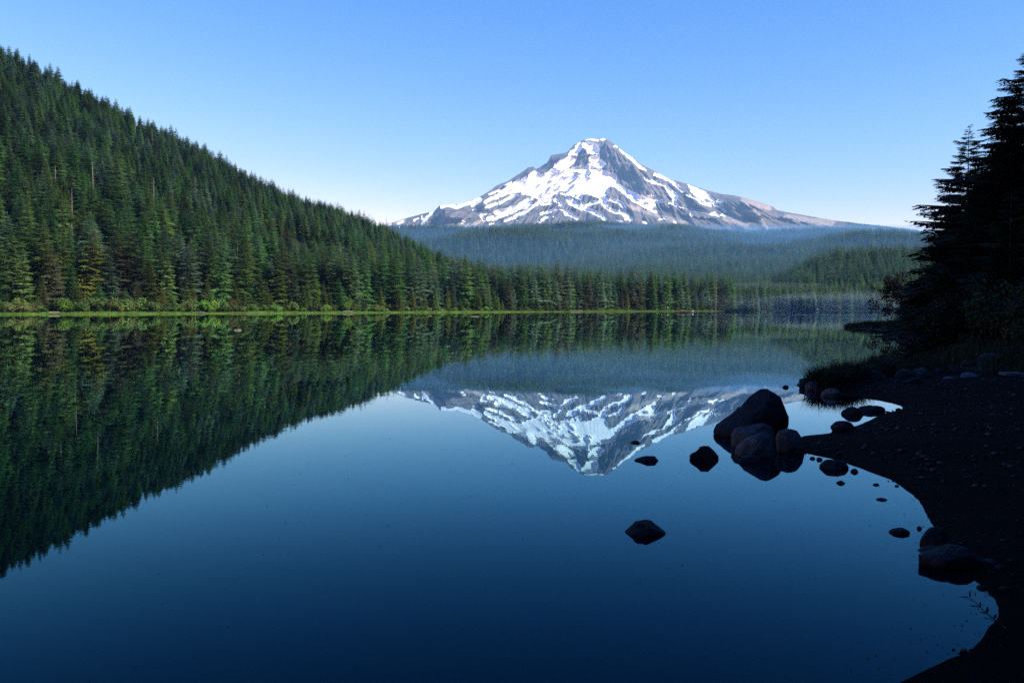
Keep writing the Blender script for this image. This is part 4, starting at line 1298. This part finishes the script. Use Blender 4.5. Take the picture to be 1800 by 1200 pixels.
def rock(px_c, base_v, prof, depth, label, mat='rock', seed=0, z0=0.0, facets=7, cuts=None, sink=0.35, group='rocks along the shaded shore', rough=0.05, name='rock', Yoff=0.0):
    """prof: outline (dx, dy) in photo px round the rock's foot at (px_c, base_v); dy up. depth: front to back as a share of the width."""
    x0, y0 = wat(px_c, base_v, z0)
    k = y0 / FPX
    y0 += Yoff
    pr = np.array(prof, float) * k * (y0 / (y0 - Yoff))
    w = np.ptp(pr[:, 0]); h = pr[:, 1].max()
    c = np.array([(pr[:, 0].max() + pr[:, 0].min()) / 2, h * 0.25])
    pr = np.vstack([pr, [(pr[-1, 0] * 0.8, -h * sink - 0.03), (pr[0, 0] * 0.8, -h * sink - 0.03)]])
    ang = np.arctan2(pr[:, 1] - c[1], pr[:, 0] - c[0]); rd = np.hypot(pr[:, 1] - c[1], pr[:, 0] - c[0])
    # radius of the outline by angle: densify the edges
    dens = []
    for a, b_ in zip(pr, np.roll(pr, -1, 0)):
        for t in np.linspace(0, 1, 12, endpoint=False): dens.append(a * (1 - t) + b_ * t)
    dens = np.array(dens) - c
    da = np.arctan2(dens[:, 1], dens[:, 0]); dr = np.hypot(dens[:, 0], dens[:, 1])
    o_ = np.argsort(da); da, dr = da[o_], dr[o_]
    da = np.concatenate([da - 2 * math.pi, da, da + 2 * math.pi]); dr = np.tile(dr, 3)
    d = ICO_V.copy()
    r = np.random.default_rng(seed + 1000)
    # facets: clamp the unit sphere to random planes
    for i in range(facets):
        nrm = r.normal(0, 1, 3); nrm /= np.linalg.norm(nrm)
        dd = d @ nrm; lim = r.uniform(0.62, 0.9)
        over = np.maximum(dd - lim, 0)
        d = d - over[:, None] * nrm * 0.85
    rad_ = np.linalg.norm(d, axis=1)
    u3 = ICO_V
    a_ = np.arctan2(u3[:, 2], u3[:, 0]); s2 = np.hypot(u3[:, 0], u3[:, 2])
    Rr_ = np.interp(a_, da, dr)
    # keep the outline where the sphere is seen edge-on, facet the rest
    q = s2 ** 1.0
    fac = 0.25 * 1 + 0.75 * rad_
    X_ = c[0] + Rr_ * q * np.cos(a_) * fac / fac.max()
    Z_ = c[1] + Rr_ * q * np.sin(a_) * fac / fac.max()
    Y_ = depth * w / 2 * u3[:, 1] * rad_ * (0.75 + 0.25 * np.clip(1 - Z_ / max(h, 1e-3), 0, 1.4))
    sz = 0.5 * (w + h)
    nz = noise3(u3 * 2.2 + seed, seed) * rough * sz + noise3(u3 * 7 + seed, seed + 5) * rough * 0.35 * sz
    P_ = np.stack([X_, Y_, Z_], 1) + u3 * nz[:, None]
    cen = P_.mean(0); ext = np.abs(P_ - cen).max(0)
    Qn = (P_ - cen) / ext
    for i in range(facets + 5 if cuts is None else cuts):
        nrm = r.normal(0, 1, 3) * [1, 1.3, 1]; nrm /= np.linalg.norm(nrm)
        dd = Qn @ nrm; lim = dd.max() * r.uniform(0.80, 0.93)
        Qn = Qn - np.maximum(dd - lim, 0)[:, None] * nrm * 0.97
    P_ = cen + Qn * ext
    me = mesh_np(name, P_, ICO_F, [M[mat]], True)
    return put(name, me, label=label, cat='rock', group=group, loc=(x0, y0, z0))

def dome(w, h, skew=0.0, flat=0.75):
    return [(-w / 2, 0), (-w * 0.44, h * 0.45), (-w * 0.27 + skew * w * 0.5, h * 0.88), (skew * w, h), (w * 0.27 + skew * w * 0.5, h * flat + h * (1 - flat) * 0.4), (w * 0.44, h * 0.42), (w / 2, 0)]

rock(1134, 936, [(-41, 0), (-31, 9), (-16, 21), (2, 25), (17, 20), (30, 9), (40, 0)], 0.75, 'lone dark rock in open water nearest the bottom of the lake view', seed=1)
rock(1238, 806, [(-27, 1), (-25, 8), (-15, 15), (-7, 23), (8, 22), (18, 15), (25, 6), (27, 0)], 0.9, 'rounded dark rock in the water beside the boulder pile', seed=2)
rock(1136, 809, [(-26, 2), (-12, 5), (2, 9), (16, 9), (20, 3), (22, 0)], 0.8, 'thin pointed rock just awash below the mirrored peak', seed=3)
rock(1117, 778, [(-10, 0), (-4, 3.5), (4, 4), (9, 0)], 0.9, 'tiny rock barely breaking the water in the mirrored snow', seed=4, facets=3)
rock(1348, 772, [(-80, 2), (-78, 14), (-58, 30), (-30, 52), (-6, 74), (4, 82), (14, 82), (36, 68), (46, 48), (52, 30), (57, 20), (56, 8), (48, 0)], 0.7, 'large dark pointed boulder, tallest of the pile at the beach tip', name='boulder', seed=5, rough=0.03, Yoff=0.45, facets=3, cuts=11)
rock(1328, 786, [(-42, 2), (-40, 20), (-30, 34), (-8, 43), (14, 42), (32, 34), (40, 18), (40, 2)], 0.7, 'rounded grey rock leaning on the front of the large boulder', 'rock_pale', seed=6, rough=0.03, Yoff=0.12)
rock(1326, 800, [(-36, 2), (-35, 14), (-20, 26), (2, 38), (16, 44), (28, 36), (38, 18), (38, 2)], 0.8, 'slanted smooth grey rock at the front of the boulder pile', 'rock_pale', seed=7, rough=0.03)
rock(1386, 792, [(-26, 2), (-25, 22), (-16, 36), (-2, 40), (14, 36), (24, 22), (27, 4)], 0.9, 'round grey rock at the beach side of the boulder pile', 'rock_pale', seed=8, rough=0.03)
rock(1318, 812, [(-22, 0), (-16, 8), (0, 12), (14, 10), (22, 0)], 0.9, 'small dark rock in the water before the boulder pile', seed=9)
rock(1465, 822, [(-26, 0), (-24, 7), (-14, 14), (4, 15), (18, 12), (25, 5), (27, 0)], 0.9, 'dark rock half in water at the inner edge of the beach', seed=10)
rock(1421, 679, [(-18, 0), (-18, 11), (-10, 17), (4, 19), (14, 14), (18, 6), (18, 0)], 0.9, 'dark rock at the tip of the grassy stony point', seed=11)
rock(1430, 686, dome(34, 18, 0.1), 0.9, 'grey rounded rock just before the dark rock of the stony point', 'rock_pale', seed=12, rough=0.03)
rock(1462, 696, dome(38, 14, 0.05), 0.9, 'low pale grey rock below the grass tussocks', 'rock_pale', seed=13, rough=0.03)
rock(1381, 681, dome(13, 4.5), 0.9, 'tiny rock in the water off the stony point', seed=14, facets=3)
rock(1499, 728, [(-20, 0), (-19, 6), (-10, 14), (6, 15), (16, 10), (20, 2)], 0.9, 'dark angular rock in the small bright inlet', seed=15)
rock(1530, 722, [(-24, 0), (-18, 8), (0, 11), (20, 8), (30, 0)], 0.8, 'flat dark rock beside the angular one in the inlet', seed=16)
rock(1481, 757, [(-21, 2), (-20, 10), (-10, 17), (4, 19), (16, 16), (21, 8), (21, 0)], 0.9, 'squat dark rock on the sandy edge of the inlet', seed=17)
rock(1582, 936, [(-19, 2), (-10, 7), (4, 9), (15, 6), (18, 0)], 0.9, 'small dark pointed rock in the water off the beach', seed=18)
rock(1645, 956, [(-30, 0), (-28, 14), (-18, 26), (-4, 31), (12, 28), (24, 16), (30, 0)], 0.9, 'dark rock on the waterline above the broad flat rock', seed=19)
rock(1638, 968, [(-26, 0), (-14, 6), (4, 9), (22, 7), (34, 0)], 0.9, 'low dark rock wedged between two larger waterline rocks', seed=20)
rock(1665, 992, [(-60, 8), (-58, 18), (-38, 24), (-8, 27), (12, 36), (36, 38), (52, 28), (62, 10), (58, 0), (-30, 0)], 0.8, 'broad flat dark rock jutting from the beach over the water', seed=21)
for i, (p, v_, w_, h_) in enumerate([(1478, 849, 16, 5), (1540, 852, 12, 3), (1550, 878, 20, 3.5), (1616, 929, 9, 5), (1502, 829, 14, 6), (1440, 808, 12, 5), (1428, 806, 10, 4)]):
    labs = ['pebble in shallow water nearest the dark beach rock', 'tiny flat stone awash off the curved beach', 'thin flat stone awash below the tiny flat one', 'small stone touching the waterline rocks',
            'small dark stone on the curved beach edge', 'fist sized stone at the inner beach edge', 'smallest stone beside the boulder pile']
    rock(p, v_, dome(w_, h_, 0.05), 0.9, labs[i], seed=30 + i, facets=3)
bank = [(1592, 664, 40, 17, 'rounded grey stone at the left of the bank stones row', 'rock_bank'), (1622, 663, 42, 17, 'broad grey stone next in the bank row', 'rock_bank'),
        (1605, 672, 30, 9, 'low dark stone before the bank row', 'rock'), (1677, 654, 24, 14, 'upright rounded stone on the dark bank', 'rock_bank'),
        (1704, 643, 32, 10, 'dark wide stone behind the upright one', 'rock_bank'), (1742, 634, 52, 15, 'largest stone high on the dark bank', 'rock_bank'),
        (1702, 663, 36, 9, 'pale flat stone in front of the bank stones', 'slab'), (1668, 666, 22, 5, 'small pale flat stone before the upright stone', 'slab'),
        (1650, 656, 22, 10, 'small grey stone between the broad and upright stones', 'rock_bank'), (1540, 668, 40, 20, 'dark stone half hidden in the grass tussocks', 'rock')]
for i, (p, v_, w_, h_, lab, mt_) in enumerate(bank):
    x_, y_ = wat(p, v_)
    z_ = float(land(np.array([x_]), np.array([y_]))[0])
    for _ in range(4):
        x_, y_ = wat(p, v_, z_); z_ = float(land(np.array([x_]), np.array([y_]))[0])
    rock(p, v_, dome(w_, h_, 0.08 * ((i % 3) - 1)), 0.9, lab, mt_, seed=50 + i, z0=z_, rough=0.03)
# pale slab lying on the bank
x_, y_ = wat(1777, 638, 0.55)
z_ = float(land(np.array([x_]), np.array([y_]))[0])
sv = [(-0.26, -0.16, 0), (0.20, -0.18, 0), (0.30, 0.16, 0), (-0.16, 0.18, 0)]
sv = [(a * 1.1, b_ * 1.6, 0.0) for a, b_, _ in sv] + [(a, b_ * 1.5, 0.07) for a, b_, _ in sv]
put('stone_slab', mesh_np('stone_slab', sv, np.array([(3, 2, 1, 0), (4, 5, 6, 7), (0, 1, 5, 4), (1, 2, 6, 5), (2, 3, 7, 6), (3, 0, 4, 7)]), [M['slab']]),
    label='pale flat four sided slab lying on the dark bank', cat='slab', loc=(x_, y_, z_))

# pebbles and drift on the sand
pv, pf = ico(1)
peb = [mesh_np('pebble', pv * np.array([1, 0.8, 0.45]) * (1 + 0.15 * np.random.default_rng(i).normal(0, 1, (len(pv), 1))), pf, [M[t]], True) for i, t in enumerate(('rock', 'rock_pale', 'rock'))]
peb_coll = proto_collection('beach_pebble', peb)
g = np.random.default_rng(61)
P = np.stack([g.uniform(1.5, 18, 16000), g.uniform(2.2, 24, 16000)], 1)
sdp = shore_sd(P[:, 0], P[:, 1])
k = (sdp > -0.06) & (px_of(P[:, 0], P[:, 1]) < 1850) & (vnoise(P[:, 0] * 0.9, P[:, 1] * 0.9, 77) > 0.42)
P, sdp = P[k], sdp[k]
s_2 = 0.010 + 0.05 * g.random(len(P)) ** 4
forest('beach_pebbles', np.column_stack([P, np.maximum(land(P[:, 0], P[:, 1], sdp), 0.0) + 0.004]), g.uniform(0, 6.28, len(P)), np.stack([s_2, s_2, s_2], 1), g.integers(0, 3, len(P)), peb_coll,
       'scattered pebbles on the dark sand', 'pebbles')

# floating specks of pollen and leaf litter on the still water
V_, F_ = [], []
g = np.random.default_rng(67)
n_ = 0
for i in range(2300):
    if i < 2100:
        x_, y_ = wat(g.uniform(-20, 1700), 640 + 560 * g.random() ** 1.1)
        r_ = g.uniform(0.2, 0.8) * y_ / FPX * g.random() ** 2 + 0.0008
    else:
        j = g.integers(0, 60); a = POLY[j] * (1 - (t_ := g.random())) + POLY[j + 1] * t_
        x_, y_ = a[0] - abs(g.normal(0, 0.22)), a[1] + g.normal(0, 0.12); r_ = g.uniform(0.0015, 0.006)
    k = 5
    ph = g.uniform(0, 6.28)
    el = g.uniform(1.0, 2.2)
    V_ += [(x_ + el * r_ * math.cos(ph + q * 6.283 / k) * g.uniform(0.7, 1.2), y_ + 2.2 * r_ * math.sin(ph + q * 6.283 / k) * g.uniform(0.7, 1.2), 0.004) for q in range(k)]
    F_.append([n_ + q for q in range(k)]); n_ += k
V_ = np.array(V_)
cent = V_.reshape(-1, 5, 3).mean(1)
okf = shore_sd(cent[:, 0], cent[:, 1]) < -0.01
put('floating_litter', mesh_np('floating_litter', V_, np.array(F_)[okf], [M['speck']]), kind='stuff', label='tiny specks of litter floating on the still water', cat='litter')

# leafy sprig hanging over the water in the near corner
def sprig():
    x0, y0 = wat(1768, 1098, 0.05)
    o = put('leafy_sprig', None, label='small leafy sprig reaching over the water from the near beach', cat='plant', loc=(x0, y0, 0.03))
    k = y0 / FPX
    path = [(0, 0), (-14, 10), (-24, 26), (-34, 40), (-48, 52), (-58, 66), (-64, 80)]
    pts = [(a * k * 0.7, 0.02 * i + 0.01 * math.sin(i * 2.3), b_ * k * 0.55 + 0.008 * math.sin(i * 1.7)) for i, (a, b_) in enumerate(path)]
    v_, f_ = tube(pts, list(np.linspace(0.006, 0.002, len(pts))), 5)
    put('stem', mesh_np('stem', v_, f_, [M['twig']], True), o)
    lv = [(0, 0, 0), (0.3, 0.16, 0.03), (0.7, 0.14, 0.02), (1, 0, -0.04), (0.7, -0.14, 0.02), (0.3, -0.16, 0.03), (0.5, 0, -0.03)]
    lf = np.array([(0, 1, 6), (1, 2, 6), (2, 3, 6), (3, 4, 6), (4, 5, 6), (5, 0, 6)])
    lme = mesh_np('leaf', lv, lf, [M['dark']], True)
    for i, (j, az_, el_, ln) in enumerate([(1, 2.6, 0.2, 16), (1, 0.3, 0.9, 12), (2, 2.9, 0.1, 18), (2, 0.6, 0.6, 13), (3, 3.1, 0.2, 14), (3, 0.9, 0.9, 14), (4, 3.0, 0.15, 20), (4, 1.0, 1.0, 11), (5, 2.7, 0.3, 18), (6, 3.1, 0.1, 22), (6, 1.2, 0.9, 14)]):
        q = put('leaf', lme, o, loc=pts[j], scale=ln * k)
        q.rotation_euler = (0.5 + 0.3 * math.sin(i * 2.1), -el_, az_)
sprig()

# things that still share a label are told apart by their order along the shore
seen = {}
for o in list(COL.objects):
    if o.parent is None and 'label' in o and 'category' in o and 'group' in o:
        seen.setdefault(o['label'], []).append(o)
ORD = ['first', 'second', 'third', 'fourth', 'fifth', 'sixth', 'seventh', 'eighth', 'ninth', 'tenth']
for lab, objs in seen.items():
    if len(objs) > 1:
        objs.sort(key=lambda o: o.location.x / max(o.location.y, 1.0))
        for o, w in zip(objs, ORD):
            o['label'] = lab + ', %s from left' % w
